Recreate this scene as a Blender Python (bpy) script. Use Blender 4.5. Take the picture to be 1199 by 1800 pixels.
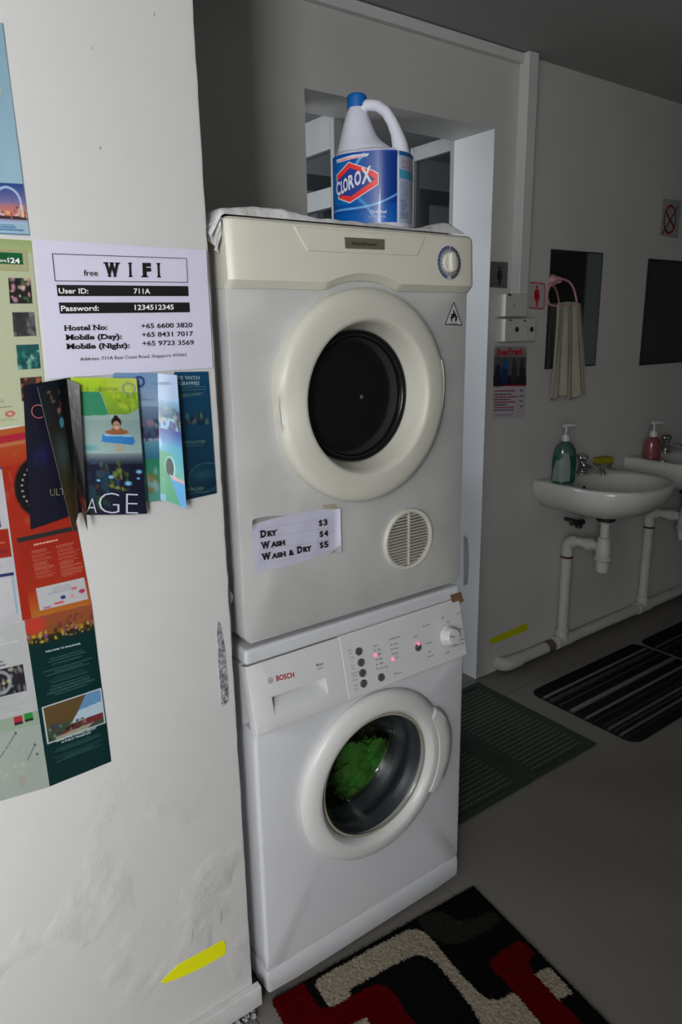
import bpy, bmesh, math, random
import numpy as np
from mathutils import Vector, Matrix, noise
R_ = math.radians
random.seed(7); RNG = np.random.default_rng(7)
S = bpy.context.scene; COL = S.collection
for o in list(bpy.data.objects): bpy.data.objects.remove(o)

# ------------------------------------------------------------------ camera
CAM = np.array([-0.5993, -1.1365, 1.4699]); YAW, PIT, ROL, FPX = 0.628, -0.2539, -0.0175, 1243.1
Fv = np.array([math.sin(YAW)*math.cos(PIT), math.cos(YAW)*math.cos(PIT), math.sin(PIT)])
Rv = np.array([math.cos(YAW), -math.sin(YAW), 0]); Uv = np.cross(Rv, Fv)
R2 = Rv*math.cos(ROL)+Uv*math.sin(ROL); U2 = -Rv*math.sin(ROL)+Uv*math.cos(ROL)
cd = bpy.data.cameras.new('camera'); cam = bpy.data.objects.new('camera', cd); COL.objects.link(cam)
cd.sensor_fit = 'HORIZONTAL'; cd.sensor_width = 36; cd.lens = FPX/1199*36; cd.clip_start = .02
cam.matrix_world = Matrix(((R2[0], U2[0], -Fv[0], CAM[0]), (R2[1], U2[1], -Fv[1], CAM[1]), (R2[2], U2[2], -Fv[2], CAM[2]), (0, 0, 0, 1)))
S.camera = cam

# ------------------------------------------------------------------ light
def area(name, loc, direction, sx, sy, power, col):
    l = bpy.data.lights.new(name, 'AREA'); l.shape = 'RECTANGLE'; l.size = sx; l.size_y = sy; l.energy = power; l.color = col
    o = bpy.data.objects.new(name, l); COL.objects.link(o); o.location = loc
    o.rotation_euler = Vector(direction).to_track_quat('-Z', 'Y').to_euler(); return o
area('window_daylight', (-1.85, -2.08, 1.65), (-.35, 1, -.05), .95, 1.15, 88, (.985, .99, 1.0))
area('back_room_daylight', (-.55, 2.2, 1.75), (1, -.12, -.05), 1.0, 1.0, 27, (.90, .94, 1.0))
W = bpy.data.worlds.new('world'); S.world = W; W.use_nodes = True
W.node_tree.nodes['Background'].inputs[0].default_value = (.75, .85, 1, 1); W.node_tree.nodes['Background'].inputs[1].default_value = .3
S.view_settings.view_transform = 'Standard'; S.view_settings.look = 'None'
S.view_settings.gamma = 1; S.view_settings.use_curve_mapping = False; S.view_settings.exposure = 0.0

# ------------------------------------------------------------------ helpers
def hit(px, py, P, n=(0, 1, 0)):
    d = Fv*FPX+R2*(px-599.5)-U2*(py-900); n = np.array(n, float); P = np.array(P, float)
    return CAM+d*((P-CAM)@n)/(d@n)
def hy(px, py, y): return hit(px, py, (0, y, 0))
def hz(px, py, z): return hit(px, py, (0, 0, z), (0, 0, 1))
def proj(p):
    d = np.array(p)-CAM; w = d@Fv; return np.array([599.5+FPX*(d@R2)/w, 900-FPX*(d@U2)/w])
def lin(c):
    c = np.asarray(c, float)/255.; return np.where(c <= .04045, c/12.92, ((c+.055)/1.055)**2.4)
def A(r, g, b, k=1.0): return tuple(np.clip(lin((r, g, b))*k, 0, .9))
MATS = {}
def mat(name, col, rough=.5, metal=0., var=0., vscale=8., bump=0., bscale=60., spec=.5, trans=0., emit=None, estr=0., coat=0., dist=.002, col2=None):
    if name in MATS: return MATS[name]
    m = bpy.data.materials.new(name); m.use_nodes = True; nt = m.node_tree; b = nt.nodes['Principled BSDF']
    b.inputs['Base Color'].default_value = (*col[:3], 1); b.inputs['Roughness'].default_value = rough; b.inputs['Metallic'].default_value = metal
    b.inputs['Specular IOR Level'].default_value = spec; b.inputs['Transmission Weight'].default_value = trans; b.inputs['Coat Weight'].default_value = coat
    if emit: b.inputs['Emission Color'].default_value = (*emit, 1); b.inputs['Emission Strength'].default_value = estr
    tc = nt.nodes.new('ShaderNodeTexCoord')
    if var > 0 or col2:
        nz = nt.nodes.new('ShaderNodeTexNoise'); nz.inputs['Scale'].default_value = vscale; nz.inputs['Detail'].default_value = 6
        nt.links.new(tc.outputs['Object'], nz.inputs['Vector'])
        rp = nt.nodes.new('ShaderNodeValToRGB'); rp.color_ramp.elements[0].position = .35; rp.color_ramp.elements[1].position = .62
        c2 = col2 if col2 else tuple(x*(1-var) for x in col[:3])
        rp.color_ramp.elements[0].color = (*c2[:3], 1); rp.color_ramp.elements[1].color = (*col[:3], 1)
        nt.links.new(nz.outputs['Fac'], rp.inputs['Fac']); nt.links.new(rp.outputs['Color'], b.inputs['Base Color'])
    if bump > 0:
        n2 = nt.nodes.new('ShaderNodeTexNoise'); n2.inputs['Scale'].default_value = bscale; n2.inputs['Detail'].default_value = 5
        nt.links.new(tc.outputs['Object'], n2.inputs['Vector'])
        bp = nt.nodes.new('ShaderNodeBump'); bp.inputs['Strength'].default_value = bump; bp.inputs['Distance'].default_value = dist
        nt.links.new(n2.outputs['Fac'], bp.inputs['Height']); nt.links.new(bp.outputs['Normal'], b.inputs['Normal'])
    MATS[name] = m; return m
def glass_mat(name, tint, refl=.12, rough=.03):
    m = bpy.data.materials.new(name); m.use_nodes = True; nt = m.node_tree; out = nt.nodes['Material Output']; nt.nodes.remove(nt.nodes['Principled BSDF'])
    t = nt.nodes.new('ShaderNodeBsdfTransparent'); t.inputs[0].default_value = (*tint, 1)
    g = nt.nodes.new('ShaderNodeBsdfGlossy'); g.inputs['Roughness'].default_value = rough
    lw = nt.nodes.new('ShaderNodeLayerWeight'); lw.inputs[0].default_value = .5; f = nt.nodes.new('ShaderNodeMath'); f.operation = 'POWER'; f.inputs[1].default_value = 4; nt.links.new(lw.outputs['Facing'], f.inputs[0])
    ad = nt.nodes.new('ShaderNodeMath'); ad.operation = 'ADD'; ad.inputs[1].default_value = refl*.3; nt.links.new(f.outputs[0], ad.inputs[0])
    mx = nt.nodes.new('ShaderNodeMixShader'); nt.links.new(ad.outputs[0], mx.inputs[0]); nt.links.new(t.outputs[0], mx.inputs[1]); nt.links.new(g.outputs[0], mx.inputs[2])
    nt.links.new(mx.outputs[0], out.inputs[0]); MATS[name] = m; return m
def print_mat(name, rough=.35, coat=0.):
    m = bpy.data.materials.new(name); m.use_nodes = True; nt = m.node_tree; b = nt.nodes['Principled BSDF']
    a = nt.nodes.new('ShaderNodeAttribute'); a.attribute_name = 'print'; nt.links.new(a.outputs['Color'], b.inputs['Base Color'])
    b.inputs['Roughness'].default_value = rough; b.inputs['Coat Weight'].default_value = coat; MATS[name] = m; return m
def tag(o, label=None, cat=None, group=None, kind=None):
    if label: o['label'] = label
    if cat: o['category'] = cat
    if group: o['group'] = group
    if kind: o['kind'] = kind
    return o
def empty(name, loc, label, cat, group=None):
    o = bpy.data.objects.new(name, None); COL.objects.link(o); o.location = [float(v) for v in loc]; o.empty_display_size = .05
    return tag(o, label, cat, group)
def link(name, me, m, parent=None, sharp=35, smooth=True, bevel=0, seg=2, solid=0):
    ms = m if isinstance(m, (list, tuple)) else [m]
    for x in ms: me.materials.append(x)
    if smooth and len(me.polygons):
        bm = bmesh.new(); bm.from_mesh(me)
        for f in bm.faces: f.smooth = True
        th = R_(sharp)
        for e in bm.edges:
            if len(e.link_faces) == 2 and e.calc_face_angle(0) > th: e.smooth = False
        bm.to_mesh(me); bm.free()
    o = bpy.data.objects.new(name, me); COL.objects.link(o)
    if bevel:
        b = o.modifiers.new('bevel', 'BEVEL'); b.width = bevel; b.segments = seg; b.limit_method = 'ANGLE'; b.angle_limit = R_(30)
        b.harden_normals = True
    if solid:
        s = o.modifiers.new('solid', 'SOLIDIFY'); s.thickness = solid; s.offset = 0
    if parent is not None:
        o.parent = parent; o.matrix_parent_inverse = Matrix.Translation(parent_world(parent)).inverted()
    return o
def parent_world(p): return Vector((0, 0, 0)) if p.parent else Vector(p.location)   # every part keeps world coordinates
class MB:
    def __init__(s): s.v = []; s.f = []; s.mi = []; s.m = 0; s.bl = []
    def add(s, vs, fs):
        n = len(s.v); s.v += [tuple(float(c) for c in v) for v in vs]; s.f += [tuple(i+n for i in f) for f in fs]; s.mi += [s.m]*len(fs); return s
    def box(s, x0, y0, z0, x1, y1, z1):
        return s.add([(x0, y0, z0), (x1, y0, z0), (x1, y1, z0), (x0, y1, z0), (x0, y0, z1), (x1, y0, z1), (x1, y1, z1), (x0, y1, z1)],
                     [(0, 3, 2, 1), (4, 5, 6, 7), (0, 1, 5, 4), (1, 2, 6, 5), (2, 3, 7, 6), (3, 0, 4, 7)])
    def rings(s, rs, cap0=True, cap1=True, closed=True):
        n = len(rs[0]); vs = [p for r in rs for p in r]; fs = []
        for k in range(len(rs)-1):
            for i in range(n if closed else n-1):
                j = (i+1) % n; fs.append((k*n+i, k*n+j, (k+1)*n+j, (k+1)*n+i))
        if cap0: fs.append(tuple(range(n))[::-1])
        if cap1: fs.append(tuple((len(rs)-1)*n+i for i in range(n)))
        return s.add(vs, fs)
    def tube(s, path, r, n=14, caps=True):
        P = [Vector(p) for p in path]; rs = []
        rr = r if isinstance(r, (list, tuple)) else [r]*len(P)
        t0 = (P[1]-P[0]).normalized(); a = Vector((0, 0, 1)) if abs(t0.z) < .9 else Vector((1, 0, 0)); u = t0.cross(a).normalized()
        for i, p in enumerate(P):
            t = (P[min(i+1, len(P)-1)]-P[max(i-1, 0)]).normalized(); u = (u-t*u.dot(t)).normalized(); w = t.cross(u)
            rs.append([tuple(p+(u*math.cos(2*math.pi*k/n)+w*math.sin(2*math.pi*k/n))*rr[i]) for k in range(n)])
        return s.rings(rs, caps, caps)
    def lathe(s, prof, c=(0, 0, 0), axis='z', n=48, cap0=True, cap1=True, sx=1., sy=1., fn=None):
        rs = []
        for (r, h) in prof:
            ring = []
            for k in range(n):
                t = 2*math.pi*k/n; a, b = r*math.cos(t)*sx, r*math.sin(t)*sy; hh = h
                if fn: a, b, hh = fn(r, t, a, b, h)
                ring.append({'z': (c[0]+a, c[1]+b, c[2]+hh), 'y': (c[0]+a, c[1]+hh, c[2]+b), 'x': (c[0]+hh, c[1]+a, c[2]+b)}[axis])
            rs.append(ring)
        if axis == 'y': rs = [list(reversed(q)) for q in rs]
        return s.rings(rs, cap0, cap1)
    def prism(s, pts, off):
        n = len(pts); off = np.array(off, float); P = [np.array(p, float) for p in pts]
        return s.add(P+[p+off for p in P], [tuple(range(n))[::-1], tuple(range(n, 2*n))]+[(i, (i+1) % n, n+(i+1) % n, n+i) for i in range(n)])
    def build(s, name, m, parent=None, **k):
        if k.pop('split', False) and len(s.bl) > 1:
            e = s.bl[1:]+[(len(s.v), len(s.f))]
            for (v0, f0), (v1, f1) in zip(s.bl, e):
                q = MB(); q.add(s.v[v0:v1], [tuple(i-v0 for i in f) for f in s.f[f0:f1]]); o = q.build(name, m, parent, **k)
            return o
        me = bpy.data.meshes.new(name); me.from_pydata(s.v, [], s.f); me.update()
        me.polygons.foreach_set('material_index', s.mi)
        if k.pop('fix', True):
            bm = bmesh.new(); bm.from_mesh(me); bmesh.ops.recalc_face_normals(bm, faces=bm.faces); bm.to_mesh(me); bm.free()
        return link(name, me, m, parent, **k)

# ---- lettering: font outlines turned into flat faces
_tc = {}
def glyphs(txt, bold=0., serif=False, space=1.):
    key = (txt, bold, serif, space)
    if key in _tc: return _tc[key]
    cu = bpy.data.curves.new('t', 'FONT'); cu.body = txt; cu.size = 1; cu.offset = bold; cu.resolution_u = 3; cu.space_character = space
    o = bpy.data.objects.new('t', cu); COL.objects.link(o); dg = bpy.context.evaluated_depsgraph_get()
    me = bpy.data.meshes.new_from_object(o.evaluated_get(dg)); bpy.data.objects.remove(o)
    V = [(v.co.x, v.co.y) for v in me.vertices]; F = [tuple(p.vertices) for p in me.polygons]
    if serif:
        cnt = {}
        for f in F:
            for i in range(len(f)):
                e = tuple(sorted((f[i], f[(i+1) % len(f)]))); cnt[e] = cnt.get(e, 0)+1
        ymax = max(v[1] for v in V)
        for (a, b), c in cnt.items():
            if c != 1: continue
            (x0, y0), (x1, y1) = V[a], V[b]
            if abs(y0-y1) > .004: continue
            L = abs(x1-x0); y = y0
            if not (.06 < L < .33): continue
            up = y > .3
            if up and not (y > ymax-.05 or (any(q in 'imnruxyvw' for q in txt) and .44 < y < .60)): continue
            if not up and not (y < bold+.06 and y > -bold-.06): continue
            if x0 > x1: x0, x1 = x1, x0
            t = .075; e = .085; ya, yb = (y-t, y) if up else (y, y+t); n = len(V)
            V += [(x0-e, ya), (x1+e, ya), (x1+e, yb), (x0-e, yb)]; F.append((n, n+1, n+2, n+3))
    bpy.data.meshes.remove(me); _tc[key] = (V, F); return _tc[key]
def text(mb, txt, bl, br, tl, P=None, n=(0, 1, 0), off=.0006, fn=None, cap=None, **k):
    """letters whose baseline runs bl->br and whose capitals reach tl, laid on plane P (or surface fn)"""
    V, F = glyphs(txt, **k); mb.bl.append((len(mb.v), len(mb.f)))
    if not V: return
    xs = [v[0] for v in V]; x0, x1 = min(xs), max(xs); H = cap or .73
    if fn is None:
        n = np.array(n, float); n /= np.linalg.norm(n)
        O, X, Z = hit(*bl, P, n), hit(*br, P, n), hit(*tl, P, n); s = n if (CAM-O)@n > 0 else -n
        pts = [O+(X-O)*(x-x0)/(x1-x0)+(Z-O)*y/H+s*off for x, y in V]
    else:
        bl, br, tl = map(np.array, (bl, br, tl)); pts = [fn(*(bl+(br-bl)*(x-x0)/(x1-x0)+(tl-bl)*y/H)) for x, y in V]
    mb.add(pts, F)
def poly_on(mb, pts, P, n=(0, 1, 0), off=.0004):
    n = np.array(n, float); n /= np.linalg.norm(n); Q = [hit(*p, P, n) for p in pts]; s = n if (CAM-Q[0])@n > 0 else -n
    mb.add([q+s*off for q in Q], [tuple(range(len(Q)))])
def stroke_on(mb, a, b, w, P, n=(0, 1, 0), off=.0004):
    n = np.array(n, float); n /= np.linalg.norm(n); p, q = hit(*a, P, n), hit(*b, P, n); s = n if (CAM-p)@n > 0 else -n
    d = (q-p)/np.linalg.norm(q-p); e = np.cross(d, n)*w/2; mb.add([p-e+s*off, q-e+s*off, q+e+s*off, p+e+s*off], [(0, 1, 2, 3)])

# ---- printed pictures: a colour per vertex of a fine grid
class Cv:
    def __init__(s, w, h, bg, k=1.5):
        s.w, s.h, s.k = w, h, k; s.a = np.zeros((h, w, 3))+np.array(bg, float)
        s.v, s.u = np.mgrid[0:h, 0:w].astype(float); s.u = s.u/(w-1); s.v = s.v/(h-1)
    def put(s, m, c, al=1.): 
        m = (m*al)[..., None]; s.a = s.a*(1-m)+np.array(c, float)*m; return s
    def rect(s, u0, v0, u1, v1, c, al=1.): return s.put(((s.u >= u0)&(s.u <= u1)&(s.v >= v0)&(s.v <= v1)).astype(float), c, al)
    def grad(s, u0, v0, u1, v1, c0, c1, hor=False, al=1.):
        t = np.clip((s.u-u0)/(u1-u0) if hor else (s.v-v0)/(v1-v0), 0, 1)[..., None]; m = (((s.u >= u0)&(s.u <= u1)&(s.v >= v0)&(s.v <= v1))*al)[..., None]
        s.a = s.a*(1-m)+(np.array(c0, float)*(1-t)+np.array(c1, float)*t)*m; return s
    def ell(s, u, v, ru, rv, c, al=1., soft=.15, clip=None):
        d = np.sqrt(((s.u-u)/ru)**2+((s.v-v)/rv)**2); m = np.clip((1-d)/soft, 0, 1)
        if clip: m = m*((s.u >= clip[0])&(s.v >= clip[1])&(s.u <= clip[2])&(s.v <= clip[3]))
        return s.put(m, c, al)
    def ring(s, u, v, ru, rv, t, c, al=1.):
        d = np.abs(np.sqrt(((s.u-u)/ru)**2+((s.v-v)/rv)**2)-1); return s.put(np.clip((t-d)/t*3, 0, 1), c, al)
    def poly(s, pts, c, al=1.):
        return s.put(inpoly(s.u, s.v, pts).astype(float), c, al)
    def blotch(s, u0, v0, u1, v1, cols, n=60, r=.03, al=.8, seed=1):
        g = np.random.default_rng(seed)
        for i in range(n): s.ell(g.uniform(u0, u1), g.uniform(v0, v1), r*g.uniform(.4, 1.3), r*g.uniform(.4, 1.3)*s.w/s.h, cols[g.integers(len(cols))], al, .6, (u0, v0, u1, v1))
        return s
    def lines(s, u0, u1, v0, v1, n, c, al=.6, center=False, seed=3, t=.5):
        g = np.random.default_rng(seed); dv = (v1-v0)/n
        for i in range(n):
            f = g.uniform(.55, 1.); a, b = (u0, u0+(u1-u0)*f) if not center else ((u0+u1)/2-(u1-u0)/2*f, (u0+u1)/2+(u1-u0)/2*f)
            m = ((s.u > a)&(s.u < b)&(s.v > v0+dv*i)&(s.v < v0+dv*(i+t)))*(.45+.55*(np.sin(s.u*s.w*1.3+i*2.1) > -.5)); s.put(m, c, al)
        return s
    def grain(s, u0, v0, u1, v1, amp, seed=5):
        g = np.random.default_rng(seed); m = ((s.u >= u0)&(s.u <= u1)&(s.v >= v0)&(s.v <= v1))[..., None]; s.a = np.clip(s.a+m*g.normal(0, amp, s.a.shape[:2])[..., None], 0, 255); return s
def inpoly(X, Y, pts):
    r = np.zeros(X.shape, bool); n = len(pts)
    for i in range(n):
        (x0, y0), (x1, y1) = pts[i], pts[(i+1) % n]
        if y0 == y1: continue
        c = ((y0 > Y) != (y1 > Y)) & (X < (x1-x0)*(Y-y0)/(y1-y0)+x0); r ^= c
    return r
def grid_mesh(name, cv, P, m, parent=None, **k):
    """P: array h,w,3 of points"""
    h, w = cv.h, cv.w; me = bpy.data.meshes.new(name); i = np.arange(h*w).reshape(h, w)
    q = np.stack([i[:-1, :-1], i[1:, :-1], i[1:, 1:], i[:-1, 1:]], -1).reshape(-1, 4)
    me.vertices.add(h*w); me.vertices.foreach_set('co', P.reshape(-1).astype(np.float32))
    me.loops.add(q.size); me.loops.foreach_set('vertex_index', q.reshape(-1).astype(np.int32))
    me.polygons.add(len(q)); me.polygons.foreach_set('loop_start', np.arange(0, q.size, 4, dtype=np.int32))
    me.polygons.foreach_set('use_smooth', np.ones(len(q), bool)); me.update(calc_edges=True)
    c = np.ones((h*w, 4), np.float32); c[:, :3] = np.clip(lin(np.clip(cv.a.reshape(-1, 3), 0, 255))*cv.k, 0, .9)
    at = me.color_attributes.new('print', 'FLOAT_COLOR', 'POINT'); at.data.foreach_set('color', c.reshape(-1))
    return link(name, me, m, parent, smooth=False, **k)
def quad_grid(cv, tl, tr, br, bl, bulge=0., n=None, wob=0., seed=0):
    tl, tr, br, bl = [np.array(p, float) for p in (tl, tr, br, bl)]; u, v = cv.u[..., None], cv.v[..., None]
    P = (tl*(1-u)+tr*u)*(1-v)+(bl*(1-u)+br*u)*v; nn = np.array(n if n is not None else (0, -1, 0), float)
    if bulge: P = P+nn*bulge*np.sin(np.pi*u)
    if wob:
        P = P+nn*wob*(np.sin(u*7+seed)*np.sin(v*9+seed*2)*.5+.5+.6*np.sin(u*3+v*17+seed)**2*(v**3+(1-v)**3)*.5)
    return P
PAPER = print_mat('printed_paper', .5); GLOSSY = print_mat('glossy_print', .3, .25)
INK = mat('black_ink', A(16, 16, 18, 1.3), .5); WINK = mat('white_ink', A(205, 205, 208, 1.5), .5)
Y0 = .004            # face of the poster wall
YB = .7655           # face of the back wall

# ------------------------------------------------------------------ setting
def wall_material(name, col, stain=0., patch=False):
    m = bpy.data.materials.new(name); m.use_nodes = True; nt = m.node_tree; b = nt.nodes['Principled BSDF']; b.inputs['Roughness'].default_value = .55
    tc = nt.nodes.new('ShaderNodeTexCoord'); nz = nt.nodes.new('ShaderNodeTexNoise'); nz.inputs['Scale'].default_value = 2.2; nz.inputs['Detail'].default_value = 8
    nt.links.new(tc.outputs['Object'], nz.inputs['Vector'])
    rp = nt.nodes.new('ShaderNodeValToRGB'); rp.color_ramp.elements[0].position = .3; rp.color_ramp.elements[1].position = .6
    rp.color_ramp.elements[0].color = (*[c*(1-stain) for c in col], 1); rp.color_ramp.elements[1].color = (*col, 1)
    nt.links.new(nz.outputs['Fac'], rp.inputs['Fac']); nt.links.new(rp.outputs['Color'], b.inputs['Base Color'])
    n2 = nt.nodes.new('ShaderNodeTexNoise'); n2.inputs['Scale'].default_value = 26; n2.inputs['Detail'].default_value = 8; nt.links.new(tc.outputs['Object'], n2.inputs['Vector'])
    bp = nt.nodes.new('ShaderNodeBump'); bp.inputs['Distance'].default_value = .004; bp.inputs['Strength'].default_value = .12
    nt.links.new(n2.outputs['Fac'], bp.inputs['Height']); nt.links.new(bp.outputs['Normal'], b.inputs['Normal'])
    if patch:   # flaking plaster low on the wall
        n3 = nt.nodes.new('ShaderNodeTexNoise'); n3.inputs['Scale'].default_value = 55; n3.inputs['Detail'].default_value = 10; n3.inputs['Roughness'].default_value = .7
        nt.links.new(tc.outputs['Object'], n3.inputs['Vector'])
        n4 = nt.nodes.new('ShaderNodeTexNoise'); n4.inputs['Scale'].default_value = 5.5; n4.inputs['Detail'].default_value = 3; nt.links.new(tc.outputs['Object'], n4.inputs['Vector'])
        r4 = nt.nodes.new('ShaderNodeValToRGB'); r4.color_ramp.elements[0].position = .5; r4.color_ramp.elements[1].position = .6; nt.links.new(n4.outputs['Fac'], r4.inputs['Fac'])
        sp = nt.nodes.new('ShaderNodeSeparateXYZ'); nt.links.new(tc.outputs['Object'], sp.inputs[0])
        mr = nt.nodes.new('ShaderNodeMapRange'); mr.inputs['From Min'].default_value = .75; mr.inputs['From Max'].default_value = .5; nt.links.new(sp.outputs['Z'], mr.inputs['Value'])
        mu = nt.nodes.new('ShaderNodeMath'); mu.operation = 'MULTIPLY'; nt.links.new(r4.outputs['Color'], mu.inputs[0]); nt.links.new(mr.outputs['Result'], mu.inputs[1])
        m2 = nt.nodes.new('ShaderNodeMath'); m2.operation = 'MULTIPLY'; nt.links.new(mu.outputs[0], m2.inputs[0]); nt.links.new(n3.outputs['Fac'], m2.inputs[1])
        b2 = nt.nodes.new('ShaderNodeBump'); b2.inputs['Distance'].default_value = .008; b2.inputs['Strength'].default_value = .5
        nt.links.new(m2.outputs[0], b2.inputs['Height']); nt.links.new(bp.outputs['Normal'], b2.inputs['Normal']); nt.links.new(b2.outputs['Normal'], b.inputs['Normal'])
    MATS[name] = m; return m
MW = wall_material('white_painted_plaster', (.80, .795, .785), .05, True)
MBK = wall_material('back_wall_paint', (.62, .61, .59), .08)
MCEIL = mat('ceiling_paint', (.42, .43, .42), .8, var=.08, vscale=2)
MTRIM = mat('white_plastic', (.68, .68, .67), .38)
CZ = 2.402
def struct(name, mb, m, **k): return tag(mb.build(name, m, **k), kind='structure')
# poster wall with a slightly worn right edge
mb = MB(); XE = -.0345; rs = []
zz = np.linspace(0, CZ, 140); prof = []
for z in zz:
    e = XE+.0016*noise.noise((0, 0, z*22))+.0012*noise.noise((3, 0, z*70))
    rs.append([(-2.4, Y0, z), (e-.006, Y0, z), (e-.0015, Y0+.002, z), (e, Y0+.007, z), (XE, YB, z), (-2.4, YB, z)])
mb.rings(rs); wl = struct('wall_left', mb, MW)
# peeled strip by the edge
mb = MB(); PEEL = mat('bare_plaster', A(150, 150, 155, 1.5), .9, col2=A(70, 72, 80, 1.5), vscale=130, bump=1., bscale=140, dist=.004)
L = [(383, 1093), (381, 1120), (384, 1145), (385, 1180), (388, 1215), (389, 1242), (394, 1240), (401, 1232), (401, 1210), (399, 1185), (397, 1165), (395, 1140), (391, 1115), (388, 1096)]
ring = [hy(x, y, Y0) for x, y in L]; c = sum(ring)/len(ring)
fine = []
for i in range(len(ring)):
    a, b = ring[i], ring[(i+1) % len(ring)]
    for t in (0, .25, .5, .75): fine.append(a+(b-a)*t+np.array([RNG.normal(0, .0006), 0, RNG.normal(0, .0006)]))
mb.prism([p+np.array([0, .0002, 0]) for p in fine], (0, -.0014, 0)); mb.build('peeled_patch', PEEL, wl)
mb = MB()
for (x, y, w, h) in [(176, 260, 2.2, 3), (271, 25, 1.2, 4), (338, 1640, .7, 9), (389, 1610, .8, 14), (162, 85, 1, 3), (394, 1655, 1, 3)]:
    mb.add([hy(x+w*math.cos(t)*(1+.3*math.sin(3*t)), y+h*math.sin(t), Y0)-np.array([0, .0008, 0]) for t in np.linspace(0, 6.28, 10)[:-1]], [tuple(range(9))])
mb.build('chip', mat('chip_grey', (.42, .41, .40), .9), wl)
# back wall with the doorway
mb = MB(); X0, X1, ZL, YK = .677, 1.484, 2.1448, .963
mb.box(-2.4, YB, 0, X0, YK, 2.7); mb.box(X1, YB, 0, 5.2, YK, 2.7); mb.box(X0, YB, ZL, X1, YK, 2.7)
struct('wall_back', mb, MBK)
struct('trim_3', MB().box(X1-.002, YB-.001, 0, X1+.0005, YK, ZL), mat('jamb_gloss_paint', (.80, .81, .82), .4))
struct('wall_far', MB().box(-1.6, 3.2, 0, 5.2, 3.3, 2.7), mat('far_wall_paint', (.78, .79, .82), .7))
struct('wall_back_room_left', MB().box(-1.6, YK, 0, -1.5, 3.2, 2.7), MBK)
struct('ceiling', MB().box(-2.4, -3.3, CZ, 5.2, YB, 2.7).box(-1.6, YK, 2.7, 5.2, 3.3, 2.8), MCEIL)
MDK = mat('weak_light_wall_tone', (.055, .06, .06), .7)  # near-black tone stands in for the weak light at this end
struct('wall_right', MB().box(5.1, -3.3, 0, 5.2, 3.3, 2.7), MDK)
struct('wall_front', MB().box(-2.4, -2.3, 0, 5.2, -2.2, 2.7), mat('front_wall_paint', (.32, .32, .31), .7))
# window wall behind the camera, where the daylight comes from
struct('wall_window_side', MB().box(-2.5, -3.3, 0, -2.4, YB, CZ), MBK)
struct('window_2', MB().box(-2.40, -2.2, 1.0, -2.34, -2.12, 2.3).box(-1.36, -2.2, 1.0, -1.30, -2.12, 2.3).box(-2.40, -2.2, 2.24, -1.30, -2.12, 2.3).box(-2.40, -2.2, 1.0, -1.30, -2.12, 1.06), MTRIM)
# floor: bedding slab and one tile per object
MT = mat('floor_tile', (.165, .152, .135), .42, var=.12, vscale=3, bump=.05, bscale=200)
fl = struct('floor', MB().box(-2.5, -3.4, -.12, 5.2, 3.3, -.006), mat('grout', (.09, .085, .08), .9))
me0 = None
for i in range(-6, 7):
    for j in range(-3, 3):
        x, y = 1.157+.6*i, .60+1.2*j
        if x+.6 > 5.2 or x < -2.5: continue
        if me0 is None:
            o = MB().box(0, 0, -.012, .598, 1.198, 0).build('tile', MT, fl, smooth=False, bevel=.0008, seg=1); me0 = o
        else: o = me0.copy(); COL.objects.link(o)
        o.matrix_parent_inverse = Matrix(); o.location = (x, y, 0)
# skirting under the poster wall
mb = MB(); mb.prism([(-2.4, Y0, .070), (-2.4, -.012, .070), (-2.4, -.014, .066), (-2.4, -.014, .020), (-2.4, Y0, .014)], (2.377, 0, 0))
struct('baseboard_left', mb, mat('skirting_paint', (.60, .60, .60), .6, var=.15, vscale=20), bevel=.002)
mb = MB()
for i in range(16):
    c = np.array([-.035-RNG.uniform(0, .05), -.002-RNG.uniform(0, .018), .006+RNG.uniform(0, .006)]); r = RNG.uniform(.003, .007)
    mb.lathe([(r*.5, -r*.6), (r, 0), (r*.6, r*.7)], c, n=6)
tag(mb.build('plaster_crumbs', PEEL), 'crumbled plaster bits under the end of the skirting', 'rubble', kind='stuff')
# trunking along the ceiling and down the wall
struct('trim_1', MB().box(-.03, YB-.022, CZ-.036, 1.66, YB, CZ-.004), MTRIM, bevel=.002)
a, b = hy(929, 150, YB-.045), hy(946, 150, YB-.045); TX0, TX1 = float(a[0]), float(b[0])
mb = MB(); mb.box(TX0, YB-.045, 1.585, TX1, YB, CZ-.002)
struct('trim_2', mb, MTRIM, bevel=.003)

# ------------------------------------------------------------------ glazed door leaves in the doorway
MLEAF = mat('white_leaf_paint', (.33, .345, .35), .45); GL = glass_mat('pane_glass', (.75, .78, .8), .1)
def leaf(x, y0, y1, label):
    t = empty('glazed_door', (x, y0, 0), label, 'door', 'glazed leaves in the doorway')
    mb = MB(); w = .024; zt = 2.168
    mb.box(x-.018, y0, .01, x+.018, y0+w, zt); mb.box(x-.018, y1-w, .01, x+.018, y1, zt)
    mb.build('frame', MLEAF, t, bevel=.003)
    for z0, z1 in ((2.058, zt), (1.875, 1.94), (.9, 1.0), (.01, .2)):
        MB().box(x-.017, y0+w, z0, x+.017, y1-w, z1).build('rail', MLEAF, t, bevel=.002)
    for z0, z1 in ((1.94, 2.058), (1.0, 1.875), (.2, .9)):
        MB().box(x-.003, y0+w, z0, x+.003, y1-w, z1).build('pane', GL, t, smooth=False)
    return t
leaf(.945, .968, 1.24, 'white glazed door leaf opened back, left of the bleach bottle')
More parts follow.
